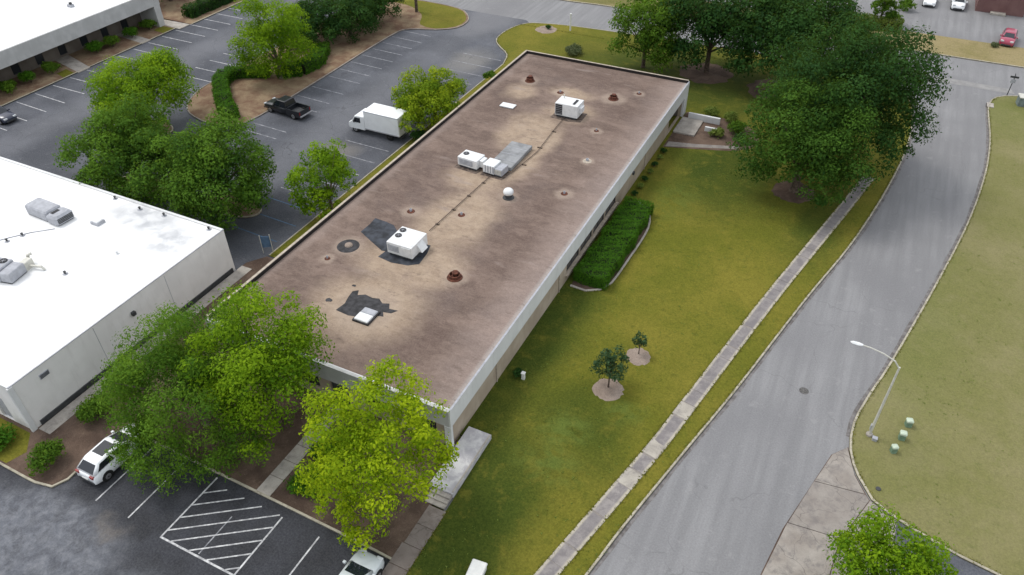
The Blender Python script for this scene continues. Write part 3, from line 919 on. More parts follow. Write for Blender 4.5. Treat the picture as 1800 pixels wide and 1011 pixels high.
MB().box(WX1 + 0.03, 25.24, 2.86, WX1 + 0.20, 25.46, 2.898).build('lens', 'lamp_clear', wb)
dr = MB().box(-47.15, WY0 + 0.12, 0.15, -46.05, WY0 + 0.18, 2.38).build('door', 'metal_grey', wb)
MB().box(-46.25, WY0 + 0.07, 1.1, -46.15, WY0 + 0.12, 1.2).build('handle', 'galv', dr)
window(wb, 'x', WY0, 1, -52, -49, 0.9, 2.4, 3)
for y in (22.2, 28.8):
    MB().box(WX1 + 0.0, y, 0.52, WX1 + 0.012, y + 0.03, WZ - 0.1).build('wall_joint', 'metal_grey', wb)

# ---- office with deep grey fascia in the far left corner
fb = thing('courtyard_office', 'low office with white roof and deep grey fascia over dark windows', 'building')
MB().box(-135, 24, 3.7, -93.75, 75.3, 4.88).build('roof', 'membrane', fb)
MB().box(-93.74, 24, 3.05, -93.45, 75.6, 4.94).build('fascia_panel', 'fascia_grey', fb)
MB().box(-135, 75.302, 3.05, -93.75, 75.6, 4.94).build('fascia_panel', 'fascia_grey', fb)
MB().box(-97.0, 24, 2.9, -93.75, 75.3, 3.049).build('soffit', 'panel_brown', fb)
w = MB()
ops = []
y = 40.0
while y < 72:
    ops.append((y, y + 1.15, 0.35, 2.7))
    y += 3.45
wall_run(w, 'y', -97.3, -97.0, 24, 75.3, 0, 2.899, ops)
w.box(-135, 75.0, 0, -97.301, 75.298, 2.9)
w.build('wall', 'panel_brown', fb)
for a, bb, za, zb in ops:
    window(fb, 'y', -97.0, -1, a, bb, za, zb, 1)
MB().bbox(-96.9, 74.5, 0.05, -93.46, 75.55, 3.048, 0.03).build('end_pier', 'fascia_grey', fb)

# ---- brick building at the top right
bb_ = thing('brick_building', 'brown brick building at the upper right edge behind the white cars', 'building')
w = MB()
wall_run(w, 'x', 131.4, 131.7, 11.6, 17.9, 0, 4.6, [(12.2, 15.6, 3.0, 4.2)])
w.box(11.6, 131.701, 0, 11.9, 150, 4.6)
w.box(17.6, 131.701, 0, 17.9, 150, 4.6)
w.build('wall', 'brown_brick', bb_)
window(bb_, 'x', 131.4, 1, 12.2, 15.6, 3.0, 4.2, 4)
MB().box(11.3, 131.1, 4.602, 18.2, 150, 4.9).build('roof', 'flash', bb_)
MB().bbox(13.6, 130.5, 0.02, 15.6, 131.39, 0.30, 0.03).build('entrance_step', 'slab_pale', bb_)


# ------------------------------------------------------------------ roof equipment
def fan(parent, x, y, z, r):
    f = MB().lathe(x, y, [(r, z - 0.01), (r, z + 0.05), (r * 0.88, z + 0.05), (r * 0.86, z + 0.02), (0.0, z + 0.02)], 20).build('fan_guard', 'grille', parent)
    b = MB()
    for k in range(3):
        a = k * math.pi / 3
        c, s_ = math.cos(a), math.sin(a)
        b.box(0, 0, 0, 0, 0, 0) if False else b.add(
            [(x + r * .85 * c - .012 * s_, y + r * .85 * s_ + .012 * c, z + .055), (x + r * .85 * c + .012 * s_, y + r * .85 * s_ - .012 * c, z + .055),
             (x - r * .85 * c + .012 * s_, y - r * .85 * s_ - .012 * c, z + .055), (x - r * .85 * c - .012 * s_, y - r * .85 * s_ + .012 * c, z + .055)], [(0, 1, 2, 3)])
    b.build('guard_bar', 'metal_grey', f)


def louvres(parent, axis, face, a, b_, z0, z1, n, mat='metal_grey', out=1):
    for k in range(n):
        z = z0 + (z1 - z0) * (k + 0.2) / n
        h = (z1 - z0) / n * 0.55
        m = MB()
        lo, hi = sorted((face + out * 0.003, face + out * 0.035))
        if axis == 'y':
            m.box(lo, a, z, hi, b_, z + h)
        else:
            m.box(a, lo, z, b_, hi, z + h)
        m.build('louvre', mat, parent)


Z = ZR
# nearest unit
u1 = thing('rooftop_unit', 'white rooftop air conditioner with two dark fans beside the black roof patch', 'air conditioner', (-29.25, 40.1, Z), 0, 'rooftop air conditioners')
MB().box(-1.05, -1.05, 0, 1.05, 1.05, 0.26).build('base_curb', 'metal_dark', u1)
MB().bbox(-1.22, -1.15, 0.26, 1.1, 1.2, 1.28, 0.03).build('casing', 'metal_white', u1)
fan(u1, -0.85, 0.72, 1.285, 0.27)
fan(u1, -0.78, -0.05, 1.285, 0.27)
louvres(u1, 'x', -1.15, -1.1, -0.1, 0.5, 1.1, 5, out=-1)
MB().box(0.15, -1.19, 0.42, 1.0, -1.152, 1.15).build('access_panel', 'metal_white', u1)
MB().box(-0.4, -0.9, 1.281, 0.95, 1.05, 1.30).build('top_panel', 'metal_white', u1)
MB().add([(1.1, -0.35, 0.5), (1.55, -0.35, 0.5), (1.1, -0.35, 1.15), (1.1, 0.5, 0.5), (1.55, 0.5, 0.5), (1.1, 0.5, 1.15)],
         [(0, 1, 2), (3, 5, 4), (1, 4, 5, 2), (0, 3, 4, 1), (0, 2, 5, 3)]).build('intake_hood', 'metal_white', u1)
MB().prism([(-1.75, -1.75), (-0.4, -1.95), (1.0, -1.7), (1.7, -1.15), (1.55, 0.3), (1.25, 1.35), (-1.3, 1.35)], 0.0, 0.014).build('contact_shade_pad', 'tar', u1)  # dark skirt painting contact shade round the unit's base
# middle pair with a long grey duct
u2 = thing('rooftop_unit', 'white rooftop air conditioner, left of the pair beside the grey duct', 'air conditioner', (-31.1, 54.1, Z), R(-4), 'rooftop air conditioners')
MB().box(-0.9, -0.65, 0, 0.95, 0.65, 0.22).build('base_curb', 'metal_dark', u2)
MB().bbox(-1.05, -0.75, 0.22, 1.05, 0.75, 1.05, 0.03).build('casing', 'metal_white', u2)
fan(u2, -0.6, 0.1, 1.055, 0.28)
louvres(u2, 'x', -0.75, -0.85, 0.6, 0.36, 0.92, 5, out=-1)
MB().bbox(1.055, -0.3, 0.3, 1.45, 0.55, 0.95, 0.03).build('connecting_hood', 'metal_white', u2)
MB().prism([(-1.3, -1.1), (1.2, -1.15), (1.5, 0.8), (-1.2, 0.95)], 0.0, 0.010).build('contact_shade_pad', 'stain', u2)
u3 = thing('rooftop_unit', 'ribbed grey-white rooftop unit at the near end of the grey duct', 'air conditioner', (-28.6, 53.9, Z), R(-4), 'rooftop air conditioners')
MB().box(-0.75, -0.55, 0, 1.0, 0.6, 0.18).build('base_curb', 'metal_dark', u3)
MB().bbox(-0.85, -0.65, 0.18, 0.35, 0.7, 0.98, 0.03).build('casing', 'metal_white', u3)
for k in range(4):
    MB().box(-0.72 + k * 0.27, -0.70, 0.26, -0.60 + k * 0.27, -0.652, 0.94).build('rib', 'metal_white', u3)
    MB().box(-0.60 + k * 0.27, -0.665, 0.26, -0.46 + k * 0.27, -0.652, 0.94).build('dark_slot', 'metal_grey', u3)
MB().bbox(0.352, -0.6, 0.18, 1.15, 0.65, 0.80, 0.03).build('coil_section', 'metal_grey', u3)
louvres(u3, 'x', -0.6, 0.4, 1.1, 0.25, 0.75, 4, 'galv', -1)
MB().prism([(-0.95, -1.0), (1.35, -0.9), (1.45, 0.75), (-0.9, 0.8)], 0.0, 0.012).build('contact_shade_pad', 'stain', u3)
dk = thing('roof_duct', 'long low grey covered duct running back from the ribbed unit', 'duct', (-28.35, 57.0, Z), 0)
MB().bbox(-1.1, -2.35, 0.08, 1.12, 2.3, 0.42, 0.03).build('cover', 'roofmat', dk)
MB().box(-1.05, -2.3, 0, 1.07, 2.25, 0.08).build('base', 'flash', dk)
for k in range(3):
    MB().box(-1.1, -1.3 + k * 1.2, 0.421, 1.12, -1.26 + k * 1.2, 0.432).build('seam', 'metal_grey', dk)
# far unit
u4 = thing('rooftop_unit', 'white rooftop air conditioner with a black end grille, farthest on the brown roof', 'air conditioner', (-26.85, 67.5, Z), R(0), 'rooftop air conditioners')
MB().box(-1.1, -0.75, 0, 1.1, 0.85, 0.25).build('base_curb', 'metal_dark', u4)
MB().bbox(-1.25, -0.85, 0.25, 1.25, 0.95, 1.55, 0.03).build('casing', 'metal_white', u4)
MB().prism([(-1.6, -1.25), (0.5, -1.4), (1.7, -1.0), (1.65, 1.1), (-1.5, 1.15)], 0.0, 0.012).build('contact_shade_pad', 'stain', u4)
g = MB().box(-1.18, -0.875, 0.33, -0.42, -0.852, 1.42).build('grille', 'grille', u4)
for k in range(5):
    MB().box(-1.15, -0.89, 0.42 + k * 0.2, -0.45, -0.877, 0.45 + k * 0.2).build('bar', 'metal_grey', g)
MB().box(0.55, -0.5, 1.552, 0.80, 0.6, 1.60).build('top_slot', 'grille', u4)
MB().bbox(1.252, -0.3, 0.6, 1.5, 0.5, 1.2, 0.02).build('side_hood', 'metal_white', u4)
MB().tube([(-0.8, 0.5, 1.5), (-0.8, 0.5, 1.95)], 0.06, 8).build('flue', 'galv', u4)

# flat patches, skylight and hatch
def patch(name, label, poly, mat, z=0.012):
    b = MB().prism(ccw(poly), Z - 0.005, Z + z)
    return tag(b.build(name, mat), label, 'roof patch')


patch('roof_patch', 'square black membrane patch beside the nearest air conditioner', [(-34.25, 40.6), (-34.2, 41.9), (-34.3, 42.8), (-33.2, 42.75), (-32.3, 42.6), (-31.2, 41.7), (-30.5, 40.9), (-30.4, 39.3), (-31.2, 39.15), (-32.6, 39.8)], 'tar')
rt = random.Random(9)
pl = [(-30.15, 31.6), (-30.0, 32.5), (-30.2, 33.2), (-30.3, 33.9), (-29.95, 34.2), (-29.7, 33.7), (-29.2, 34.0), (-28.5, 33.9), (-28.0, 34.05), (-27.5, 33.7), (-27.0, 33.9), (-26.7, 33.4), (-26.0, 33.5), (-26.3, 33.05), (-26.9, 32.9), (-26.6, 32.5), (-27.3, 32.3), (-28.2, 31.7), (-29.0, 31.5)]
patch('tar_patch', 'ragged black tar stain behind the roof skylight', pl, 'tar2')
for k, (x, y, r) in enumerate([(-30.6, 34.5, .22), (-31.3, 32.3, .35)]):
    patch('tar_spot', ['small round tar spot at the corner of the ragged tar stain', 'faint tar smear to the left of the skylight'][k],
          [(x + r * rt.uniform(.6, 1.1) * math.cos(a), y + r * .7 * rt.uniform(.6, 1.1) * math.sin(a)) for a in [j * math.pi / 5 for j in range(10)]], 'tar2', 0.009)
sk = thing('skylight', 'white curbed skylight at the edge of the ragged tar stain', 'skylight', (-27.7, 31.95, Z), 0)
MB().box(-0.68, -0.80, 0.0, 0.68, 0.80, 0.14).build('curb', 'tar2', sk)
MB().bbox(-0.58, -0.72, 0.14, 0.58, 0.10, 0.26, 0.05).build('lid', 'metal_white', sk)
MB().bbox(-0.58, 0.12, 0.14, 0.58, 0.72, 0.22, 0.05).build('lid', 'metal_grey', sk)
hp = thing('roof_hatch', 'flat white hatch panel lying near the left parapet', 'roof hatch', (-33.5, 66.6, Z), 0)
MB().box(-0.75, -0.42, 0, 0.75, 0.42, 0.08).build('curb', 'metal_grey', hp)
MB().bbox(-0.80, -0.46, 0.08, 0.80, 0.46, 0.16, 0.02).build('lid', 'metal_white', hp)


# vents
def rust_vent(x, y, label, r=0.42, s=1.0):
    t = thing('roof_vent', label, 'vent', (x, y, Z), 0, 'rusty roof vents')
    MB().lathe(0, 0, [(r * 1.35, 0), (r * 1.3, 0.05), (r, 0.09), (r, 0.30 * s), (r * .85, 0.33 * s), (r * .8, 0.12), (0, 0.12)], 18).build('collar', 'rust', t)
    MB().lathe(0, 0.12, [(r * .42, 0.10), (r * .42, 0.34 * s), (r * .58, 0.36 * s), (r * .58, 0.44 * s), (0, 0.46 * s)], 14).build('stack', 'rust', t)
    for a in (0.3, 2.4, 4.5):
        MB().tube([(r * .9 * math.cos(a), r * .9 * math.sin(a), 0.3 * s), (r * .4 * math.cos(a), 0.12 + r * .4 * math.sin(a), 0.33 * s)], 0.03, 5).build('strut', 'rust', t)


rust_vent(-24.2, 38.7, 'rusty drum vent in the tan dust in front of the skylight row', 0.46)
rust_vent(-34.1, 73.4, 'rusty stack vent by the left rear of the brown roof', 0.42, 1.25)
rust_vent(-24.0, 73.1, 'rusty stack vent in a tan ring, right of the farthest air conditioner', 0.42, 1.1)
t = thing('pitch_ring', 'dark round roof drain ring with a pale cone inside', 'roof drain', (-34.0, 38.5, Z))
MB().lathe(0, 0, [(0.92, 0), (0.88, 0.02), (0.42, 0.03), (0.0, 0.03)], 24).build('ring', 'tar2', t)
MB().lathe(0.0, 0.08, [(0.34, 0.03), (0.30, 0.12), (0.16, 0.2), (0.0, 0.21)], 18).build('cone', 'ring_mulch', t)
t = thing('dome_vent', 'white ball-shaped roof vent on a dark collar', 'vent', (-25.5, 50.6, Z))
MB().lathe(0, 0, [(0.52, 0), (0.50, 0.05), (0.30, 0.08), (0.28, 0.34), (0, 0.34)], 20).build('collar', 'metal_dark', t)
MB().lathe(0, 0, [(0.28, 0.34), (0.42, 0.42), (0.47, 0.55), (0.45, 0.70), (0.34, 0.84), (0.18, 0.91), (0, 0.92)], 24).build('dome', 'metal_white', t, True)
pv = [(-21.6, 59.5, .28, 'short white-rimmed pipe vent near the right roof edge'), (-21.3, 53.3, .2, 'pipe vent nearest the right parapet, in line with the white dome'), (-27.9, 46.4, .2, 'small pipe vent beside the conduit in the tan dust'),
      (-32.1, 45.0, .22, 'small pipe vent behind the black membrane patch'), (-29.8, 72.1, .24, 'pipe vent behind the farthest air conditioner'), (-34.5, 36.4, .15, 'small pipe stub beside the dark drain ring'),
      (-23.0, 65.5, .16, 'pale pipe stub right of the farthest air conditioner'), (-21.9, 75.5, .18, 'pale pipe stub near the far right roof corner')]
for x, y, r, lab in pv:
    t = thing('pipe_vent', lab, 'vent', (x, y, Z), 0, 'small pipe vents')
    MB().lathe(0, 0, [(r * 1.6, 0), (r * 1.5, 0.03), (r * .55, 0.06), (0, 0.06)], 14).build('flashing', 'coping' if r > .25 else 'rust', t)
    MB().lathe(0, 0, [(r * .5, 0.06), (r * .5, 0.26), (r * .38, 0.26), (r * .36, 0.2), (0, 0.2)], 12).build('pipe', 'metal_grey', t)
cd = thing('conduit', 'thin dark conduit running along the middle of the brown roof', 'conduit')
MB().tube([(-29.1, 43.1, Z + .1), (-28.6, 52.2, Z + .1), (-28.6, 53.2, Z + .1)], 0.035, 6).build('pipe', 'pipe_brown', cd)
MB().tube([(-27.05, 54.3, Z + .1), (-26.55, 58.9, Z + .1), (-26.9, 64.0, Z + .1), (-27.0, 66.7, Z + .1)], 0.035, 6).build('pipe', 'pipe_brown', cd)
for k in range(4):
    MB().box(-29.2 + k * .14, 44.2 + k * 2.5, Z, -28.85 + k * .14, 44.35 + k * 2.5, Z + .06).build('sleeper', 'wood', cd)
for k in range(3):
    MB().box(-26.95 - (k == 2) * .05, 56.2 + k * 3.6, Z, -26.45 - (k == 2) * .1, 56.35 + k * 3.6, Z + .06).build('sleeper', 'wood', cd)

# equipment on the white roof
Z2 = WZ
u = thing('rooftop_unit', 'long grey rooftop unit with hood on the white roof', 'air conditioner', (-58.9, 30.6, Z2), R(-2), 'rooftop air conditioners')
MB().bbox(-2.0, -0.75, 0.1, 0.75, 0.75, 0.95, 0.12).build('casing', 'metal_grey', u)
MB().bbox(0.755, -0.85, 0.1, 2.1, 0.85, 0.85, 0.18).build('hood', 'metal_grey', u)
MB().box(-1.9, -0.7, 0, 2.0, 0.7, 0.1).build('base', 'metal_dark', u)
MB().box(1.0, -0.45, 0.852, 1.35, 0.25, 0.87).build('vent_slot', 'grille', u)
louvres(u, 'y', 2.1, -0.7, 0.7, 0.2, 0.7, 4, 'metal_dark')
u = thing('rooftop_unit', 'grey rooftop unit with dark end and two fans at the left frame edge', 'air conditioner', (-55.3, 23.4, Z2), R(12), 'rooftop air conditioners')
MB().bbox(-2.2, -0.85, 0.12, 0.75, 0.85, 1.05, 0.06).build('casing', 'metal_grey', u)
MB().bbox(0.755, -0.8, 0.12, 1.7, 0.8, 0.90, 0.06).build('end_section', 'metal_grey', u)
MB().box(-2.1, -0.8, 0, 1.6, 0.8, 0.12).build('base', 'metal_dark', u)
fan(u, 0.25, 0.45, 1.055, 0.3)
fan(u, -0.45, 0.45, 1.055, 0.3)
MB().bbox(1.0, 0.805, 0.0, 1.6, 1.7, 0.7, 0.05).build('side_box', 'galv', u)
MB().tube([(1.65, 1.2, 0.3), (2.6, 1.3, 0.3), (2.8, 1.3, 0.05)], 0.10, 8).build('duct_pipe', 'galv', u)
MB().tube([(1.0, 1.9, 0.0), (1.0, 1.9, 0.7), (1.2, 2.1, 0.75)], 0.14, 8).build('duct_pipe', 'galv', u)
t = thing('curb_vent', 'square curbed vent in the middle of the white roof', 'vent', (-54.4, 31.6, Z2))
MB().bbox(-0.45, -0.4, 0, 0.45, 0.4, 0.25, 0.04).build('curb', 'metal_grey', t)
MB().bbox(-0.38, -0.33, 0.25, 0.38, 0.33, 0.34, 0.04).build('lid', 'metal_white', t)
wv = [(-51.0, 25.6, 'dark pipe vent standing alone nearest the front of the white roof'), (-58.5, 27.6, 'grey pipe vent in front of the long grey unit'), (-58.9, 26.5, 'lower grey pipe vent beside the cable on the white roof'),
      (-56.1, 34.9, 'dark vent on the back edge of the white roof, leftmost of the row'), (-52.8, 34.6, 'second dark vent along the back edge of the white roof'), (-50.2, 34.8, 'third dark vent along the back edge of the white roof'), (-45.3, 34.9, 'small vent at the right rear corner of the white roof'),
      (-49.5, 29.2, 'faint pale vent between the square vent and the right edge of the white roof')]
for x, y, lab in wv:
    t = thing('pipe_vent', lab, 'vent', (x, y, Z2), 0, 'vents on the white roof')
    m = 'metal_white' if 'faint' in lab else 'metal_grey'
    MB().lathe(0, 0, [(0.22, 0), (0.20, 0.03), (0.07, 0.05), (0, 0.05)], 12).build('flashing', m, t)
    MB().lathe(0, 0, [(0.07, 0.05), (0.07, 0.2), (0.12, 0.22), (0.10, 0.27), (0, 0.28)], 12).build('pipe', 'metal_dark' if m != 'metal_white' else m, t)
tag(MB().tube([(-56.9, 29.4, Z2 + .04), (-58.2, 28.2, Z2 + .04), (-59.2, 26.9, Z2 + .04), (-59.6, 26.3, Z2 + .04)], 0.035, 6).build('cable', 'metal_grey'), 'thin grey cable across the white roof', 'cable')
t = thing('roof_vent', 'low grey vent on the white roof of the far office', 'vent', (-99.0, 66.0, 4.88))
MB().bbox(-0.4, -0.3, 0, 0.4, 0.3, 0.35, 0.05).build('curb', 'metal_grey', t)
MB().lathe(0.1, 0, [(0.2, 0.35), (0.2, 0.6), (0, 0.62)], 12).build('cap', 'metal_dark', t)
#--TREES--


# ------------------------------------------------------------------ vegetation
def leaves(name, mat, parent, pts, nrm, tone, size, rng, aspect=0.55, droop=0.0):
    """one mesh of leaf-sized diamonds; tone picks the leaf colour"""
    n = len(pts)
    nrm = nrm / (np.linalg.norm(nrm, axis=1, keepdims=True) + 1e-9)
    a = rng.normal(size=(n, 3))
    a[:, 2] -= droop
    t = a - nrm * np.sum(a * nrm, axis=1, keepdims=True)
    t /= (np.linalg.norm(t, axis=1, keepdims=True) + 1e-9)
    b = np.cross(nrm, t)
    l = size * rng.choice([0.6, 0.8, 1.0, 1.3, 1.6], (n, 1), p=[.2, .25, .25, .2, .1])
    w = l * aspect
    v = np.empty((n, 4, 3), np.float32)
    v[:, 0] = pts - t * l * 0.5
    v[:, 1] = pts + b * w * 0.5 + t * l * 0.05
    v[:, 2] = pts + t * l * 0.5 - nrm * l * 0.12
    v[:, 3] = pts - b * w * 0.5 + t * l * 0.05
    me = bpy.data.meshes.new(name)
    me.vertices.add(n * 4)
    me.vertices.foreach_set('co', v.ravel())
    me.loops.add(n * 4)
    me.loops.foreach_set('vertex_index', np.arange(n * 4, dtype=np.int32))
    me.polygons.add(n)
    me.polygons.foreach_set('loop_start', np.arange(0, n * 4, 4, dtype=np.int32))
    at = me.attributes.new('tone', 'FLOAT', 'FACE')
    at.data.foreach_set('value', np.clip(tone, 0, 1).astype(np.float32))
    me.materials.append(M[mat])
    me.update()
    me.validate()
    o = bpy.data.objects.new(name, me)
    COL.objects.link(o)
    o.parent = parent
    return o


def unit(rng, n):
    d = rng.normal(size=(n, 3))
    return d / np.linalg.norm(d, axis=1, keepdims=True)


def clump_points(rng, clumps, n):
    """leaf positions on and in the outer part of each clump"""
    rr = np.array([c[3] for c in clumps])
    k = rng.choice(len(clumps), n, p=rr ** 2 / np.sum(rr ** 2))
    C = np.array([c[:3] for c in clumps])[k]
    d = unit(rng, n)
    d[:, 2] = np.where(d[:, 2] < -0.6, -d[:, 2], d[:, 2])
    rad = rr[k] * (1.0 - 0.45 * rng.random(n) ** 2.0) * rng.normal(1.0, 0.09, n)
    p = C + d * rad[:, None] * np.array([1.0, 1.0, 0.8])
    tone = np.array([c[4] for c in clumps])[k]
    return p, d, tone


def tree(name, label, cat, x, y, zc, r, rz, mat, seed, leaf=0.30, n_cl=42, dens=1.0, bark='wood', lean=(0, 0), z0=0.1, group=None, droop=0.0, stretch=(1, 1), aspect=0.55, tr=None, lobes=None):
    """tapered trunk with limbs, crown of leaf clumps round (x+lean, y+lean, zc)"""
    rng = np.random.default_rng(seed)
    t = thing(name, label, cat, (x, y, z0), 0, group)
    c = np.array([lean[0], lean[1], zc - z0])
    clumps = []
    ax = np.array([r * stretch[0], r * stretch[1], rz])
    n_out = int(n_cl * 1.5)
    dirs = unit(rng, n_out * 3)
    dirs = dirs[dirs[:, 2] > -0.78][:n_out]
    for d in dirs:
        far = rng.uniform(0.62, 0.96) * (1 + 0.13 * math.sin(3.1 * d[0] + seed) * math.cos(2.7 * d[1] - seed) + 0.06 * math.sin(7 * d[2] + 5 * d[0] + seed))
        clumps.append((*(c + d * ax * far), r * rng.choice([0.11, 0.15, 0.20, 0.25, 0.29]) * rng.uniform(0.9, 1.1), rng.uniform(0.0, 1.0)))
    n_main = len(clumps)
    for k in range(n_cl // 3):
        d = unit(rng, 1)[0]
        clumps.append((*(c + d * ax * rng.uniform(0.20, 0.50)), r * rng.uniform(0.20, 0.32), rng.uniform(0.0, 0.3)))  # inner clumps toned darker, painting the crown's inner shade
    for lb in (lobes or []):
        lx, ly, lz, lr = lb
        for k in range(14):
            d = unit(rng, 1)[0]
            clumps.append((lx - x + d[0] * lr * .7, ly - y + d[1] * lr * .7, lz - z0 + d[2] * lr * .6, lr * rng.uniform(.22, .42), rng.uniform(0, 1)))
    leaf *= 0.85
    n = int(dens * 2.2 * 4 * math.pi * r * r / (leaf * leaf * aspect))
    p, d, tone = clump_points(rng, clumps, n)
    if droop:
        p[:, 2] -= rng.random(n) ** 2 * droop
    p += rng.normal(0, leaf * 0.30, p.shape)
    p[:, 2] = np.maximum(p[:, 2], 0.25)
    nr = d * 1.1 + rng.normal(0, 0.45, d.shape) + np.array([0, 0, 0.30])
    tone = 0.05 + 0.62 * tone + rng.normal(0, 0.15, n) + 0.24 * d[:, 2]  # upward leaves toned lighter, top light painted into each clump
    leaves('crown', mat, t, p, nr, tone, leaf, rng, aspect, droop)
    b = MB()
    tr = tr or max(0.09, r * 0.055)
    fork = max(0.6, (zc - z0) - rz * 0.62)
    top = np.array([lean[0] * .7, lean[1] * .7, zc - z0 + rz * 0.2])
    b.tube([(0, 0, -0.05), (0, 0, 0.25), (lean[0] * .15, lean[1] * .15, fork), tuple((np.array([lean[0] * .15, lean[1] * .15, fork]) + top) / 2 + rng.normal(0, .12, 3)), tuple(top)],
           [tr * 1.45, tr * 1.08, tr * 0.9, tr * 0.55, tr * 0.2], 8)
    order = sorted(range(n_main), key=lambda q: -clumps[q][3])[:9]
    for q in order:
        e = np.array(clumps[q][:3])
        s = np.array([lean[0] * .15, lean[1] * .15, fork * rng.uniform(.85, 1.05)])
        m = (s + e) / 2 + np.array([0, 0, rng.uniform(0, .1) * r])
        b.tube([tuple(s), tuple(m), tuple(e)], [tr * .5, tr * .32, tr * .1], 6)
    b.build('trunk', bark, t)
    return t


def shrub(name, label, x, y, r, h, mat, seed, leaf=0.16, z0=0.1, n_cl=14, cat='shrub', group=None, dens=1.0):
    rng = np.random.default_rng(seed)
    t = thing(name, label, cat, (x, y, z0), 0, group)
    clumps = []
    for k in range(n_cl):
        d = unit(rng, 1)[0]
        d[2] = abs(d[2])
        far = rng.uniform(0.35, 0.75)
        clumps.append((d[0] * r * far, d[1] * r * far, h * 0.42 + d[2] * h * 0.42 * far, r * rng.uniform(0.28, 0.46), rng.random()))
    n = int(dens * 2.2 * 2.6 * math.pi * r * max(r, h) / (leaf * leaf * .6))
    p, d, tone = clump_points(rng, clumps, n)
    p += rng.normal(0, leaf * 0.3, p.shape)
    p[:, 2] = np.clip(p[:, 2], 0.05, h * 1.15)
    nr = d + rng.normal(0, 0.5, d.shape) + np.array([0, 0, .3])
    leaves('foliage', mat, t, p, nr, 0.2 + 0.45 * tone + rng.normal(0, .2, n), leaf, rng, 0.6)
    b = MB()
    for k in range(4):
        e = clumps[k]
        b.tube([(0.05 * math.cos(k * 1.6), 0.05 * math.sin(k * 1.6), 0), (e[0] * .5, e[1] * .5, e[2] * .6), (e[0], e[1], e[2])], [.035, .025, .012], 5)
    b.build('stem', 'wood', t)
    return t


def hedge(name, label, line_, w, h, mat, seed, leaf=0.13, z0=0.1, dens=1.0, group=None):
    """clipped hedge along a polyline, leaves over an added dark core that blocks light"""
    rng = np.random.default_rng(seed)
    t = thing(name, label, 'hedge', (line_[0][0], line_[0][1], z0), 0, group)
    L = [np.array(p, float) - np.array(line_[0], float) for p in line_]
    seg = [np.linalg.norm(b - a) for a, b in zip(L, L[1:])]
    tot = sum(seg) + w
    n = int(dens * 2.4 * tot * (w + 2 * h) / (leaf * leaf * .6))
    k = rng.choice(len(seg), n, p=np.array(seg) / sum(seg))
    u = rng.uniform(-0.05, 1.05, n)
    A = np.array(L[:-1])[k]
    B = np.array(L[1:])[k]
    base = A + (B - A) * u[:, None]
    dr = (B - A) / np.linalg.norm(B - A, axis=1, keepdims=True)
    side = np.stack([-dr[:, 1], dr[:, 0]], 1)
    # walk round the profile: side, top, side
    per = 2 * h + w
    s = rng.uniform(0, per, n)
    off = np.where(s < h, -w / 2, np.where(s > h + w, w / 2, s - h - w / 2))
    z = np.where(s < h, s, np.where(s > h + w, per - s, h))
    nz = ((s >= h) & (s <= h + w)).astype(float)
    sg = np.sign(off)
    und = 0.07 * np.sin(base[:, 0] * 2.1 + seed) + 0.06 * np.sin(base[:, 1] * 3.3) + 0.06 * np.sin(base[:, 1] * 7.1 + off * 4)
    off = off * (1 + 0.07 * np.sin(base[:, 0] * 1.3 + base[:, 1] * 1.9 + seed) + 0.04 * np.sin(base[:, 1] * 5.3))
    p = np.stack([base[:, 0] + side[:, 0] * off, base[:, 1] + side[:, 1] * off, z + und * nz], 1)
    p += rng.normal(0, 0.07, p.shape)
    p[:, 2] = np.maximum(p[:, 2], 0.03)
    nr = np.stack([side[:, 0] * sg * (1 - nz), side[:, 1] * sg * (1 - nz), nz], 1) + rng.normal(0, .5, p.shape)
    # leaves on the two end faces
    ne = int(n * 2 * w * h / (tot * (w + 2 * h)) * 1.3)
    ed = rng.integers(0, 2, ne)
    E0 = np.where(ed[:, None] == 0, np.array(L[0]), np.array(L[-1]))
    D0 = np.where(ed[:, None] == 0, (L[0] - L[1]) / np.linalg.norm(L[1] - L[0]), (L[-1] - L[-2]) / np.linalg.norm(L[-1] - L[-2]))
    so = rng.uniform(-w / 2, w / 2, ne)
    bulge = 0.10 + 0.22 * np.sqrt(np.maximum(0, 1 - (2 * so / w) ** 2))
    q = np.stack([E0[:, 0] + D0[:, 0] * bulge - D0[:, 1] * so, E0[:, 1] + D0[:, 1] * bulge + D0[:, 0] * so, rng.uniform(0.03, h + 0.04, ne)], 1) + rng.normal(0, .05, (ne, 3))
    q[:, 2] = np.maximum(q[:, 2], 0.03)
    p = np.concatenate([p, q])
    nr = np.concatenate([nr, np.stack([D0[:, 0], D0[:, 1], np.full(ne, .3)], 1) + rng.normal(0, .5, (ne, 3))])
    base = np.concatenate([base, q[:, :2]])
    off = np.concatenate([off, so])
    n = n + ne
    cell = np.floor(base[:, 0] * 1.7) * 12.9898 + np.floor(base[:, 1] * 1.7) * 78.233 + np.floor(off * 2) * 3.7
    cl = np.abs(np.sin(cell) * 43758.5) % 1
    leaves('foliage', mat, t, p, nr, 0.25 + .3 * cl + rng.normal(0, .2, n), leaf, rng, 0.6)
    b = MB()
    for a, c in zip(L, L[1:]):
        d = (c - a) / np.linalg.norm(c - a)
        q = np.array([-d[1], d[0]]) * (w / 2 - 0.20)
        b.prism(ccw([tuple(a - q), tuple(c - q), tuple(c + q), tuple(a + q)]), 0.0, h - 0.24)
    b.build('light_block_core', 'core', t)  # solid dark block added inside so light cannot pass through
    return t


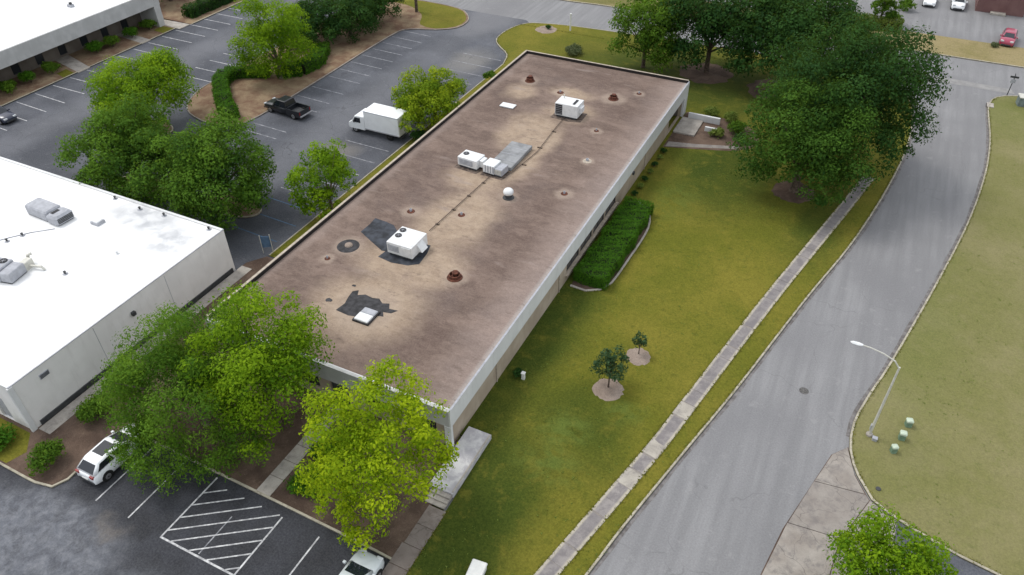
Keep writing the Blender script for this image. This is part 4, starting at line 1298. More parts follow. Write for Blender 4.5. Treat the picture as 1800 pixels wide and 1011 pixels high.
def ring_bed(x, y, r, mat, z=0.118, seed=0, name='mulch_ring'):
    rr = random.Random(seed)
    pts = [(x + r * rr.uniform(.88, 1.08) * math.cos(k * math.pi / 16), y + r * rr.uniform(.88, 1.08) * math.sin(k * math.pi / 16)) for k in range(32)]
    b = MB()
    inner = [(x + (px - x) * .75, y + (py - y) * .75) for px, py in pts]
    b.loft([[(px, py, 0.09) for px, py in pts], [(px, py, z) for px, py in [(x + (a - x) * .96, y + (c - y) * .96) for a, c in pts]], [(px, py, z + .05) for px, py in inner]])
    return struct(b.build(name, mat))


# big oaks at the corner of the lawn
ring_bed(-3.4, 68.7, 2.1, 'mulch', seed=1)
tree('oak_tree', 'big mid-green tree in front of the darkest one, brown mulch ring at its foot', 'tree', -3.4, 68.7, 6.0, 6.0, 5.0, 'leaf_oak_dark', 11, 0.28, 70, 1.25, lean=(-0.5, -0.1), tr=0.38,
     lobes=[(-2.4, 64.4, 4.2, 2.3), (-0.6, 64.8, 3.2, 2.0), (-6.5, 66.5, 3.6, 2.0)])
tree('oak_tree', 'largest dark green tree, overhanging the left kerb of the street', 'tree', -1.4, 75.6, 8.2, 7.4, 6.6, 'leaf_dark', 12, 0.29, 96, 1.3, tr=0.42, lobes=[(4.2, 73.0, 5.4, 2.6), (2.6, 71.0, 4.0, 2.4), (-6.5, 77.5, 7.5, 3.4), (2.0, 77, 4.4, 3.0)])
tree('oak_tree', 'dark tree on the back lawn, rightmost of the row behind the long building', 'tree', -9.0, 93.0, 6.8, 7.2, 5.0, 'leaf_dark', 13, 0.36, 76, 1.4, tr=0.32, lobes=[(-4, 89.5, 5, 3.4), (-6, 98, 7, 3.5), (-12, 88.6, 4.2, 2.8), (-7.5, 87.6, 4.2, 2.8), (-1.5, 95, 5, 3.4)])
tree('oak_tree', 'dark tree on the back lawn, middle of the row behind the long building', 'tree', -18.5, 92.6, 6.0, 6.3, 4.9, 'leaf_dark', 14, 0.36, 66, 1.2, tr=0.30, lobes=[(-13.8, 95, 7, 3.2), (-14.5, 90, 3.6, 2.6), (-20.5, 89.5, 3.4, 2.4)])
tree('maple_tree', 'fresh green tree on the back lawn, leftmost of the row behind the long building', 'tree', -26.2, 90.8, 5.1, 4.6, 4.5, 'leaf_mid', 15, 0.34, 50, 1.1, tr=0.24, lobes=[(-23.4, 89.0, 3.0, 2.0)])
for k, (x, y) in enumerate(((-18.5, 92.4), (-9.5, 91.0))):
    ring_bed(x, y, 3.4, 'mulch', seed=5 + k)
tree('maple_tree', 'tree across the cross street at the top edge, above the dark oaks', 'tree', -16, 114, 6.0, 5.5, 4.5, 'leaf_mid', 16, 0.45, 36, 0.7, tr=0.25)
tree('maple_tree', 'small leafy tree behind the far hedge at the top edge', 'tree', -0.6, 119.3, 3.4, 2.6, 3.0, 'leaf_mid', 17, 0.34, 22, 0.9)

# trees round the long building
tree('elm_tree', 'large soft green tree, left one of the pair in front of the buildings', 'tree', -34.0, 21.3, 5.2, 4.5, 4.6, 'leaf_soft', 21, 0.215, 52, 1.15, bark='wood_pale', droop=1.2, aspect=0.40, lean=(0.0, -0.6),
     lobes=[(-36.4, 18.2, 2.9, 1.7), (-32.5, 16.7, 2.5, 2.0), (-36.6, 23.3, 5.6, 2.2), (-30.8, 18.3, 2.8, 2.2), (-33.6, 24.6, 6.6, 2.2), (-29.2, 19.6, 2.4, 1.9), (-35.3, 16.7, 2.7, 1.0), (-35.7, 17.8, 2.9, 1.2), (-34.8, 16.0, 2.6, 1.0), (-35.6, 15.9, 2.2, 0.8), (-34.9, 17.4, 3.2, 1.3)])
tree('maple_tree', 'large bright green tree covering the front left roof corner', 'tree', -29.8, 23.6, 6.6, 4.6, 4.8, 'leaf_bright', 22, 0.225, 42, 0.85, lean=(0.4, -0.5), lobes=[(-28.2, 20.6, 3.4, 2.3), (-31.8, 25.0, 7.6, 2.2), (-27.4, 23.8, 5.0, 1.8)])
tree('maple_tree', 'yellow-green tree in front of the entrance landing', 'tree', -19.9, 22.0, 5.9, 4.2, 4.3, 'leaf_yellow', 23, 0.22, 44, 0.95, bark='wood_pale', lean=(0.5, -0.8), lobes=[(-18.8, 18.3, 2.6, 1.7), (-22.4, 19.8, 3.0, 1.9), (-16.9, 22.8, 4.6, 1.6), (-20.5, 18.6, 2.4, 1.6), (-19.6, 23.4, 8.6, 1.8), (-18.0, 22.2, 8.0, 1.6)])
tree('maple_tree', 'yellow-orange tree beside the white box truck', 'tree', -42.3, 66.0, 3.5, 4.1, 3.3, 'leaf_orange', 24, 0.28, 54, 1.3, lean=(0.0, -0.5), lobes=[(-44.2, 63.6, 2.2, 1.9), (-42.9, 61.9, 3.6, 1.7), (-41.8, 60.6, 2.6, 1.5)])
tree('elm_tree', 'narrow fresh green tree at the left parapet, among the blue parking lines', 'tree', -42.2, 46.4, 3.8, 3.0, 3.7, 'leaf_bright', 25, 0.27, 44, 1.15, bark='wood_pale', lean=(0.1, -0.3), lobes=[(-43.6, 44.6, 1.8, 1.6), (-41.4, 44.6, 1.8, 1.8)])
# trees in the car park
tree('oak_tree', 'dense green tree just behind the white roof, right of the pair', 'tree', -51.6, 41.6, 4.6, 5.9, 4.2, 'leaf_oak', 26, 0.27, 66, 1.25, lobes=[(-46.6, 41.8, 3.6, 1.9), (-52, 38.2, 2.4, 2.6), (-48.0, 38.6, 2.4, 2.0)])
tree('oak_tree', 'dense green tree just behind the white roof, left of the pair', 'tree', -61.4, 41.0, 4.4, 5.4, 4.0, 'leaf_oak', 27, 0.27, 62, 1.25, lobes=[(-63, 38.0, 2.2, 2.4), (-58, 38.4, 2.4, 2.4)])
tree('maple_tree', 'pale yellow-green tree standing higher behind the two trees at the white roof', 'tree', -70.6, 51.0, 4.5, 5.8, 4.0, 'leaf_bright', 28, 0.28, 56, 0.95, lobes=[(-66, 47.5, 3.0, 2.4)])
tree('elm_tree', 'tall light green tree on the pine straw island beside the black pickup', 'tree', -66.2, 68.2, 5.2, 5.0, 5.0, 'leaf_bright', 29, 0.28, 56, 0.9, bark='wood_pale', lobes=[(-65.2, 66.0, 2.2, 1.8), (-68.0, 65.8, 2.4, 1.8)])
# evergreen mass at the head of the island: separate bushy trees
for k, (x, y, z, r, lab) in enumerate([(-70.0, 79.0, 3.2, 3.8, 'bushy evergreen at the head of the island, left of three'), (-66.6, 83.6, 3.4, 4.0, 'bushy evergreen at the head of the island, middle of three'),
                                       (-66.5, 89.5, 3.6, 4.2, 'bushy evergreen at the head of the island, farthest of three')]):
    tree('evergreen_tree', lab, 'tree', x, y, z - 0.5, r + 0.5, 3.0, 'leaf_dark', 40 + k, 0.30, 44, 1.0, group='evergreens on the island')
b = thing('pine_tree', 'bare brown pine trunk on the island lawn at the top edge', 'tree', (-63.2, 95.6, 0.1))
MB().tube([(0, 0, 0), (0.05, 0, 4), (0.1, 0.1, 9)], [0.24, 0.19, 0.14], 9).build('trunk', 'wood', b)
rng = np.random.default_rng(77)
cl = [(rng.normal(0, 1.2), rng.normal(0, 1.2), 9 + rng.uniform(-1, 2), rng.uniform(.6, 1.0), rng.random()) for k in range(14)]
p, d, tn = clump_points(rng, cl, 2200)
leaves('crown', 'leaf_dark', b, p, d + rng.normal(0, .5, d.shape), tn, 0.3, rng, 0.25)
# tree at the bottom right
tree('maple_tree', 'bright green tree beside the driveway at the bottom right', 'tree', 8.3, 25.2, 4.1, 3.2, 2.9, 'leaf_bright', 31, 0.21, 36, 0.9, lean=(-0.3, 1.5), lobes=[(6.3, 27.6, 4.0, 1.3), (8.2, 27.4, 5.2, 1.7), (7.2, 26.9, 4.6, 1.7), (9.4, 26.9, 4.6, 1.8)])
# behind the far office and top left
tree('oak_tree', 'dark tree beyond the far office at the top left', 'tree', -100.5, 83.5, 3.2, 4.2, 3.2, 'leaf_dark', 33, 0.36, 34, 0.9)
hedge('hedge', 'dark clipped hedge at the head of the far left car park', [(-92.5, 79.5), (-92.2, 92)], 1.8, 1.5, 'leaf_dark', 51, 0.22)

# young trees on the lawn
ring_bed(-10.45, 36.2, 1.12, 'ring_mulch', seed=2)
ring_bed(-9.6, 40.3, 0.95, 'ring_mulch', seed=3)
tree('young_tree', 'larger young dark tree on the lawn, in the nearer chip ring', 'tree', -10.5, 36.35, 2.15, 1.35, 1.25, 'leaf_blue', 35, 0.19, 26, 0.62, lean=(-0.1, 0.3), tr=0.06)
tree('young_tree', 'smaller young tree on the lawn, in the farther chip ring', 'tree', -9.65, 40.5, 1.45, 0.55, 0.85, 'leaf_blue', 36, 0.16, 14, 0.75, tr=0.035)
# hedge by the window wall with its concrete edging
ek = smooth_line([(-17.4, 45.7), (-16.0, 45.6), (-14.9, 46.3), (-14.35, 47.6), (-14.15, 51.5), (-14.05, 55.3), (-14.3, 57.6), (-15.2, 59.6), (-16.4, 60.4)])
kerb(ek, 0.16, 0.12, 1, 'concrete', 0.09, 'bed_edging')
struct(sheet('hedge_bed', ek + [(-17.4, 60.4)], 0.107, 'mulch'))
h1 = hedge('hedge', 'thick clipped green hedge under the window band of the long building', [(-16.0, 46.7), (-15.85, 53), (-15.95, 58.7)], 2.7, 1.15, 'leaf_hedge', 52, 0.105)
rr = np.random.default_rng(5)
# low wall shrubs further along the wall
for k in range(7):
    y = 61.3 + k * 1.55
    shrub('wall_shrub', 'low scruffy shrub against the beige wall, number %s counted from the hedge' % ['one', 'two', 'three', 'four', 'five', 'six', 'seven'][k], -17.15, y, 0.42, 0.55, 'leaf_olive' if k % 2 else 'leaf_dark', 60 + k, 0.12, group='shrubs along the beige wall')
shrub('wall_shrub', 'dark shrub against the wall halfway along the near lawn', -16.8, 34.6, 0.55, 0.6, 'leaf_dark', 70, 0.12)
sb = thing('utility_box', 'tiny white utility box in the dark shrub by the wall', 'utility box', (-16.35, 34.5, 0.1))
MB().bbox(-0.12, -0.12, 0, 0.12, 0.12, 0.55, 0.03).build('post', 'white_plastic', sb)
MB().bbox(-0.15, -0.15, 0.552, 0.15, 0.15, 0.62, 0.02).build('cap', 'white_plastic', sb)
# corner bed at the far entrance
struct(sheet('corner_bed', smooth_line([(-17.6, 71.8), (-14.0, 72.9), (-10.2, 74.4), (-8.6, 76.5), (-9.5, 79.5), (-12.5, 81.0), (-17.6, 80.9)]) + [(-17.6, 71.8)], 0.106, 'mulch'))
struct(sheet('corner_walk', [(-17.4, 72.0), (-10.3, 74.7), (-10.1, 75.4), (-14.5, 73.9), (-17.4, 73.2)], 0.112, 'apron'))
for k, (x, y, r, h, m, lab) in enumerate([(-15.0, 80.9, 1.1, 1.0, 'leaf_olive', 'olive shrub at the building corner behind the low white wall'), (-12.6, 80.6, 1.2, 1.1, 'leaf_olive', 'olive shrub right of the low white wall'),
                                          (-11.4, 78.3, 1.4, 1.2, 'leaf_mid', 'green shrub between the low walls and the big trees'), (-13.0, 76.6, 1.0, 0.9, 'leaf_olive', 'pale shrub in front of the shorter low wall'),
                                          (-10.2, 76.3, 1.0, 0.9, 'leaf_dark', 'dark shrub under the big trees beside the corner walk')]):
    shrub('shrub', lab, x, y, r, h, m, 80 + k, 0.17, group='shrubs at the far entrance')
shrub('shrub', 'grey-green shrub on the back lawn just behind the roof edge', -35.9, 91.0, 1.5, 1.1, 'leaf_grey', 90, 0.16)
# circle bed by the cross street
ring_bed(-42.7, 97.3, 1.55, 'ring_mulch', seed=4)
shrub('shrub', 'tiny dark shrub in the pale chip circle near the cross street', -42.6, 97.5, 0.5, 0.7, 'leaf_dark', 91, 0.14)
pp = thing('marker_post', 'thin white post on the back lawn by the cross street', 'post', (-39.5, 98.4, 0.1))
MB().bbox(-0.09, -0.09, 0, 0.09, 0.09, 2.3, 0.02).build('post', 'white_plastic', pp)
MB().bbox(-0.13, -0.13, 2.302, 0.13, 0.13, 2.42, 0.03).build('cap', 'white_plastic', pp)
# weeds and clover sprinkled over the grass: nobody could count them
def inside(x, y, poly):
    c = False
    for i in range(len(poly)):
        (x0, y0), (x1, y1) = poly[i - 1], poly[i]
        if (y0 > y) != (y1 > y) and x < (x1 - x0) * (y - y0) / (y1 - y0) + x0:
            c = not c
    return c


def weeds(name, label, poly, box, n, mat, seed, avoid=()):
    rng = np.random.default_rng(seed)
    cx = rng.uniform(box[0], box[2], n // 6)
    cy = rng.uniform(box[1], box[3], n // 6)
    k = rng.integers(0, len(cx), n)
    X = cx[k] + rng.normal(0, 0.9, n)
    Y = cy[k] + rng.normal(0, 0.9, n)
    keep = [i for i in range(n) if inside(X[i], Y[i], poly) and not any(a[0] < X[i] < a[2] and a[1] < Y[i] < a[3] for a in avoid)]
    X, Y = X[keep], Y[keep]
    m = 5
    px = np.repeat(X, m) + rng.normal(0, .07, len(X) * m)
    py = np.repeat(Y, m) + rng.normal(0, .07, len(X) * m)
    p = np.stack([px, py, 0.10 + rng.uniform(0.015, 0.06, len(px))], 1)
    nr = rng.normal(0, .35, p.shape) + np.array([0, 0, 1.0])
    o = leaves(name, mat, None, p, nr, rng.random(len(p)) * .6, 0.08, rng, 0.5)
    o['kind'] = 'stuff'
    o['label'] = label
    o['category'] = 'weeds'
    return o


# strip of sidewalk in its own zone keeps clear of weeds by masking slabs
near_sw = [(x - 0.62, y - 0.75, x + 0.62, y + 0.75) for x, y, a_ in slabs]
weeds('weeds', 'low weeds and clover tufts in the lawn', LAWN, (-17.5, 14, 6, 78), 1300, 'leaf_olive', 301, near_sw + [(-17.7, 45.5, -14, 60.5), (-17.7, 22, -15.7, 29), (-17.7, 71, -8, 81), (-13.1, 17, -11.3, 21)])
weeds('verge_weeds', 'low tufts in the dry right-hand verge', RK + [(120, 103), (120, 28), (30, 28), (17, 31.8)], (5.5, 31, 34, 100), 900, 'leaf_olive', 302)
def edge_grass(name, label, lines, per_m, seed, mat='leaf_turf', spread=0.06, z=0.115):
    rng = np.random.default_rng(seed)
    P = []
    for pts in lines:
        for (x0, y0), (x1, y1) in zip(pts, pts[1:]):
            L = math.hypot(x1 - x0, y1 - y0)
            m = rng.poisson(L * per_m)
            u = rng.random((m, 1))
            P.append(np.array([[x0, y0]]) * (1 - u) + np.array([[x1, y1]]) * u + rng.normal(0, spread, (m, 2)))
    P = np.concatenate(P)
    p = np.column_stack([P, z + rng.uniform(0.0, 0.07, len(P))])
    nr = rng.normal(0, .8, p.shape) + np.array([0, 0, .6])
    o = leaves(name, mat, None, p, nr, rng.random(len(p)), 0.13, rng, 0.35)
    o['kind'] = 'stuff'
    o['label'] = label
    o['category'] = 'grass'


def shift(pts, d):
    out = []
    for i, (x, y) in enumerate(pts):
        a, b_ = pts[max(i - 1, 0)], pts[min(i + 1, len(pts) - 1)]
        L = math.hypot(b_[0] - a[0], b_[1] - a[1]) or 1
        out.append((x - (b_[1] - a[1]) / L * d, y + (b_[0] - a[0]) / L * d))
    return out


edge_grass('edge_grass', 'ragged grass creeping over the sidewalk edges', [[(x - .57 * math.cos(a), y - .57 * math.sin(a)) for x, y, a in slabs], [(x + .57 * math.cos(a), y + .57 * math.sin(a)) for x, y, a in slabs]], 34, 401)
edge_grass('kerb_grass', 'ragged grass along the street kerbs', [shift([p for p in LK if p[1] < 98], 0.17), shift([p for p in RK if p[1] < 101 and p[0] < 17], -0.17), [(-15.72, 12), (-15.72, 22.4)], shift(ek, -0.02)], 26, 402)
# hedges on the island
hedge('hedge', 'curved clipped hedge along the left side of the pine straw island', [(-64.0, 56.8), (-66.2, 58.3), (-68.8, 60.6), (-71.4, 63.2), (-72.2, 65.2), (-70.8, 66.9), (-68.2, 68.0)], 1.8, 1.25, 'leaf_hedge', 53, 0.18)
hedge('hedge', 'dark clipped hedge under the tall light green tree', [(-66.8, 68.6), (-64.8, 70.4), (-64.6, 73.5), (-66.5, 77.0)], 2.0, 1.3, 'leaf_hedge', 54, 0.18)
# bushes in front of the white building
for k, (x, y, r, h, m, lab) in enumerate([(-40.9, 14.4, 1.35, 1.5, 'leaf_mid', 'round bush at the kerb corner of the front bed'), (-41.1, 18.5, 1.45, 1.6, 'leaf_mid', 'round bush beside the grey wall, nearest the white SUV'),
                                          (-41.7, 21.4, 1.3, 1.5, 'leaf_hedge', 'dark bush along the grey wall under the soft green tree'), (-45.2, 14.0, 1.2, 1.0, 'leaf_hedge', 'low bush cut by the left frame edge in front of the white building'),
                                          (-37.5, 24.6, 1.2, 1.2, 'leaf_hedge', 'bush between the two buildings under the soft green tree'), (-24.6, 22.6, 1.5, 1.0, 'leaf_hedge', 'dark low bush beside the front walk'),
                                          (-24.3, 20.2, 1.4, 0.9, 'leaf_hedge', 'dark low bush between front walk and yellow-green tree')]):
    shrub('bush', lab, x, y, r, h, m, 100 + k, 0.17, group='bushes in the front bed', n_cl=18)
# shrubs along the far office
for k, (x, y, r, w_) in enumerate([(-94.4, 50.6, 1.25, 'first'), (-94.6, 53.7, 1.2, 'second'), (-94.6, 56.8, 1.2, 'third'), (-95.0, 64.0, 1.3, 'fourth'), (-94.6, 66.4, 1.2, 'fifth'), (-94.9, 70.0, 1.1, 'sixth'), (-95.0, 73.2, 1.1, 'seventh'), (-94.5, 47.5, 1.2, 'extra')]):
    x, r = x + 0.9, r + 0.15
    shrub('office_shrub', ('%s round shrub from the left in front of the far office' % w_) if w_ != 'extra' else 'round shrub in front of the far office at the very frame edge', x, y, r, 1.7, 'leaf_hedge' if k % 2 else 'leaf_mid', 120 + k, 0.2, group='shrubs in front of the far office')
# hedge and shrubs across the street, top right
hedge('hedge', 'clipped hedge across the cross street at the top right', [(-6.5, 117.4), (2.0, 117.7)], 1.6, 1.5, 'leaf_olive', 55, 0.22)
for k, (x, y) in enumerate(((1.9, 120.8), (3.4, 121.5))):
    shrub('shrub', ['leafy shrub at the end of the far hedge', 'shrub behind the far hedge by the white cars'][k], x - 1.0, y + 6 * k, 1.3, 1.6, 'leaf_mid', 140 + k, 0.24)
shrub('dry_shrub', 'dried reddish shrub on the verge beside the red car', 14.0, 117.2, 0.7, 0.5, 'leaf_grey', 150, 0.16)
shrub('shrub', 'small shrub at the far left corner of the back lawn beside the parapet', -41.8, 78.5, 1.0, 1.6, 'leaf_mid', 151, 0.18)
shrub('shrub', 'shrub at the foot of the box truck beside the left parapet', -42.0, 61.8, 1.0, 1.2, 'leaf_dark', 152, 0.18)
#--VEHICLES--


# ------------------------------------------------------------------ vehicles (x forward, origin on the ground under the middle)
def section(x, hw, z0, z1, crown=0.04):
    return [(x, -hw * .86, z0), (x, -hw * .985, z0 + .10), (x, -hw, z0 + (z1 - z0) * .5), (x, -hw * .965, z1 - .10), (x, -hw * .86, z1 - .015), (x, -hw * .4, z1 + crown * .7),
            (x, hw * .4, z1 + crown * .7), (x, hw * .86, z1 - .015), (x, hw * .965, z1 - .10), (x, hw, z0 + (z1 - z0) * .5), (x, hw * .985, z0 + .10), (x, hw * .86, z0)]


def wheel(parent, x, y, r=0.33, w=0.22):
    t = MB().disc_y(x, y, r, r, w).build('wheel', 'rubber', parent)
    s = 1 if y > 0 else -1
    MB().disc_y(x, y + s * w * .42, r, r * .62, 0.05).build('rim', 'rim', t)
    MB().disc_y(x, y + s * w * .55, r, r * .16, 0.03).build('hub', 'metal_dark', t)


def quadpanel(name, pts, off, mat, parent, th=0.012):
    """thin panel lying on four corner points, pushed out by off"""
    P = [Vector(p) for p in pts]
    nrm = (P[1] - P[0]).cross(P[3] - P[0]).normalized()
    a = [p + nrm * off for p in P]
    b = [p + nrm * (off + th) for p in P]
    return MB().add(a + b, [(3, 2, 1, 0), (4, 5, 6, 7), (0, 1, 5, 4), (1, 2, 6, 5), (2, 3, 7, 6), (3, 0, 4, 7)]).build(name, mat, parent)


def inset(pts, i=0.10, j=None):
    """shrink a quad towards its middle"""
    j = i if j is None else j
    P = [Vector(p) for p in pts]
    def bil(u, v):
        return (P[0] * (1 - u) + P[1] * u) * (1 - v) + (P[3] * (1 - u) + P[2] * u) * v
    return [bil(i, j), bil(1 - i, j), bil(1 - i, 1 - j), bil(i, 1 - j)]


def chamfer(q, c):
    """cut the four corners of a ring"""
    P = [Vector(p) for p in q]
    out = []
    for i in range(4):
        a, p, b_ = P[i - 1], P[i], P[(i + 1) % 4]
        out += [p + (a - p).normalized() * c, p + (b_ - p).normalized() * c]
    return out


def car(name, label, x, y, rz, paint, L=4.6, W=1.82, H=1.46, kind='sedan', sunroof=False, group='parked cars', z=0.012):
    t = thing(name, label, 'car', (x, y, z), rz, group)
    hw = W / 2
    f, r = L / 2, -L / 2
    belt = {'sedan': 0.92, 'suv': 1.06}[kind]
    hood = belt - 0.04
    if kind == 'sedan':
        tops = [(r, .62, .80), (r + .08, .80, .93), (r + .55, .95, .98), (r + 1.0, .97, 1), (0, .95, 1), (f - 1.25, .93, 1), (f - .7, .88, .985), (f - .25, .78, .93), (f - .05, .64, .84), (f, .52, .74)]
        gh = dict(bf=f - 1.15, br=r + .55, rf=f - 1.95, rr=r + 1.35)
    else:
        tops = [(r, .78, .86), (r + .06, 1.0, .95), (r + .5, 1.07, .99), (0, 1.07, 1), (f - 1.15, 1.04, 1), (f - .6, .99, .985), (f - .22, .90, .94), (f - .05, .74, .86), (f, .58, .76)]
        gh = dict(bf=f - 1.0, br=r + .10, rf=f - 1.9, rr=r + .72)
    b = MB().loft([section(px, hw * k, .20 + .10 * (abs(px) > L / 2 - .1), pz) for px, pz, k in tops])
    body = b.build('body', paint, t, True)
    # greenhouse
    wb_, wt = hw * .90, hw * .70
    zb, zt = belt - .03, H
    B = [(gh['br'], -wb_, zb), (gh['bf'], -wb_, zb), (gh['bf'], wb_, zb), (gh['br'], wb_, zb)]
    T = [(gh['rr'], -wt, zt - .05), (gh['rf'], -wt, zt - .05), (gh['rf'], wt, zt - .05), (gh['rr'], wt, zt - .05)]
    T2 = [(gh['rr'] + .22, -wt * .84, zt), (gh['rf'] - .22, -wt * .84, zt), (gh['rf'] - .22, wt * .84, zt), (gh['rr'] + .22, wt * .84, zt)]
    def ring_at(k, z):
        cx = (T[0][0] + T[1][0]) / 2
        return [(cx + (p[0] - cx) * k, p[1] * k, z) for p in T]
    cab = MB().loft([chamfer(B, .10), chamfer([tuple((Vector(a) * .35 + Vector(c) * .65)) for a, c in zip(B, T)], .11), chamfer(T, .12), chamfer(ring_at(.95, zt - .012), .14), chamfer(ring_at(.80, zt + .012), .16), chamfer(ring_at(.4, zt + .022), .10)]).build('cabin', paint, t, True)
    quadpanel('windscreen', inset([B[1], B[2], T[2], T[1]], .09, .06), .004, 'car_glass', t)
    quadpanel('rear_window', inset([B[3], B[0], T[0], T[3]], .09, .12), .004, 'car_glass', t)
    for s in (-1, 1):
        for k in range(2):
            def lp(u, top):
                a, c = (gh['rr'], gh['rf']) if top else (gh['br'], gh['bf'])
                return (a + (c - a) * u, s * (wt if top else wb_), (zt - .05) if top else zb)
            u0, u1_ = (.08, .49) if k == 0 else (.52, .90)
            q = [lp(u0, 0), lp(u1_, 0), lp(u1_, 1), lp(u0, 1)]
            if s > 0:
                q = [q[1], q[0], q[3], q[2]]
            quadpanel('side_window', inset(q, .03, .12), .004, 'car_glass', t)
        m = MB().bbox(gh['bf'] - .38, s * hw + (-.02 if s > 0 else -.16), belt - .02, gh['bf'] - .22, s * hw + (.16 if s > 0 else .02), belt + .12, .02)
        m.build('mirror', paint, t)
        for wx in (f - .85, r + .85):
            wheel(t, wx, s * (hw - .10))
            MB().disc_y(wx, s * (hw - .075), .36, .41, .16, 20).build('wheel_arch', 'rubber', t)
        MB().bbox(f - .30, s * hw * .62 - .20, .60 if kind == 'sedan' else .74, f - .03, s * hw * .62 + .20, .74 if kind == 'sedan' else .90, .03).build('headlight', 'lamp_clear', t)
        MB().bbox(r - .012, s * hw * .68 - .17, .66 if kind == 'sedan' else .84, r + .16, s * hw * .68 + .17, .82 if kind == 'sedan' else 1.02, .02).build('tail_light', 'lamp_red', t)
    MB().bbox(r - .03, -hw * .78, .30, r + .1, hw * .78, .50, .03).build('rear_bumper', paint if kind == 'sedan' else 'metal_dark', t)
    MB().bbox(f - .1, -hw * .66, .28, f + .03, hw * .66, .46, .03).build('front_bumper', 'metal_dark', t)
    MB().box(r - .04, -.26, .56, r - .005, .26, .68).build('number_plate', 'white_plastic', t)
    if sunroof:
        MB().bbox(gh['rr'] + .55, -wt * .72, zt + .005, gh['rf'] - .30, wt * .72, zt + .034, .01).build('sunroof', 'car_glass', t)
    return t


car('parked_car', 'white SUV half hidden under the soft green tree at the front kerb', -37.25, 16.5, R(90), 'car_white', 4.5, 1.84, 1.56, 'suv', True)
car('parked_car', 'pale silver car cut by the bottom frame edge, nose to the front bed', -17.9, 15.45, R(90), 'car_silver', 4.6, 1.82, 1.5, 'suv')
car('parked_car', 'dark blue car at the left frame edge in the far car park', -88.4, 45.4, R(0), 'car_navy', 4.5, 1.8, 1.45, 'sedan')
car('parked_car', 'red car parked alone beside the dry verge at the top right', 15.7, 119.9, R(-97), 'car_red', 4.5, 1.82, 1.46, 'suv')
car('parked_car', 'white car at the top edge nearest the far shrubs', 5.3, 132.0, R(-90), 'car_white', 4.5, 1.8, 1.46, 'sedan')
car('parked_car', 'white car at the top edge beside the brown brick building', 9.2, 132.3, R(-90), 'car_white', 4.7, 1.85, 1.6, 'suv')


def pickup(x, y, rz):
    t = thing('pickup_truck', 'black pickup truck parked nose to the pine straw island', 'pickup truck', (x, y, 0.012), rz)
    L, W = 5.5, 1.92
    hw, f, r = W / 2, L / 2, -L / 2
    tops = [(r + 2.02, 1.08, 1), (0.2, 1.08, 1), (f - 1.3, 1.08, 1), (f - .5, 1.04, .985), (f - .12, .96, .95), (f, .80, .88)]
    MB().loft([section(px, hw * k, .34, pz) for px, pz, k in tops]).build('body', 'car_black', t, True)
    bed = MB()
    bed.box(r + .05, -hw, .36, r + 2.0, hw, .62)
    bed.box(r + .05, -hw, .621, r + 2.0, -hw + .10, 1.10)
    bed.box(r + .05, hw - .10, .621, r + 2.0, hw, 1.10)
    bed.box(r + 1.92, -hw + .101, .621, r + 2.0, hw - .101, 1.10)
    bed.build('cargo_bed', 'car_black', t)
    MB().box(r, -hw + .02, .55, r + .045, hw - .02, 1.10).build('tailgate', 'car_black', t)
    MB().box(r + .08, -hw + .12, .622, r + 1.9, hw - .12, .64).build('bed_liner', 'metal_dark', t)
    wb_, wt, zb, zt = hw * .93, hw * .76, 1.05, 1.80
    B = [(r + 2.03, -wb_, zb), (f - 1.35, -wb_, zb), (f - 1.35, wb_, zb), (r + 2.03, wb_, zb)]
    T = [(r + 2.20, -wt, zt - .05), (f - 2.05, -wt, zt - .05), (f - 2.05, wt, zt - .05), (r + 2.20, wt, zt - .05)]
    T2 = [(r + 2.3, -wt * .9, zt), (f - 2.2, -wt * .9, zt), (f - 2.2, wt * .9, zt), (r + 2.3, wt * .9, zt)]
    MB().loft([B, T, T2]).build('cabin', 'car_black', t)
    quadpanel('windscreen', inset([B[1], B[2], T[2], T[1]], .06, .06), .004, 'car_glass', t)
    quadpanel('rear_window', inset([B[3], B[0], T[0], T[3]], .10, .12), .004, 'car_glass', t)
    for s in (-1, 1):
        for u0, u1_ in ((.06, .48), (.52, .90)):
            def lp(u, top):
                a, c = (r + 2.20, f - 2.05) if top else (r + 2.03, f - 1.35)
                return (a + (c - a) * u, s * (wt if top else wb_), (zt - .05) if top else zb)
            q = [lp(u0, 0), lp(u1_, 0), lp(u1_, 1), lp(u0, 1)]
            if s > 0:
                q = [q[1], q[0], q[3], q[2]]
            quadpanel('side_window', inset(q, .03, .12), .004, 'car_glass', t)
        MB().bbox(f - 1.85, s * hw + (0 if s > 0 else -.22), 1.08, f - 1.70, s * hw + (.22 if s > 0 else 0), 1.30, .02).build('mirror', 'car_black', t)
        for wx in (f - .95, r + 1.0):
            wheel(t, wx, s * (hw - .10), .39, .25)
        MB().bbox(f - .22, s * hw * .72 - .18, .78, f + .005, s * hw * .72 + .18, .98, .02).build('headlight', 'lamp_clear', t)
        MB().bbox(r - .012, s * (hw - .12) - .08, .70, r + .04, s * (hw - .12) + .08, 1.04, .01).build('tail_light', 'lamp_red', t)
    MB().bbox(r - .16, -hw * .95, .42, r - .002, hw * .95, .58, .03).build('rear_bumper', 'rim', t)
    MB().bbox(f - .05, -hw * .92, .40, f + .10, hw * .92, .60, .03).build('front_bumper', 'metal_dark', t)


pickup(-59.3, 61.0, R(180 - 4))


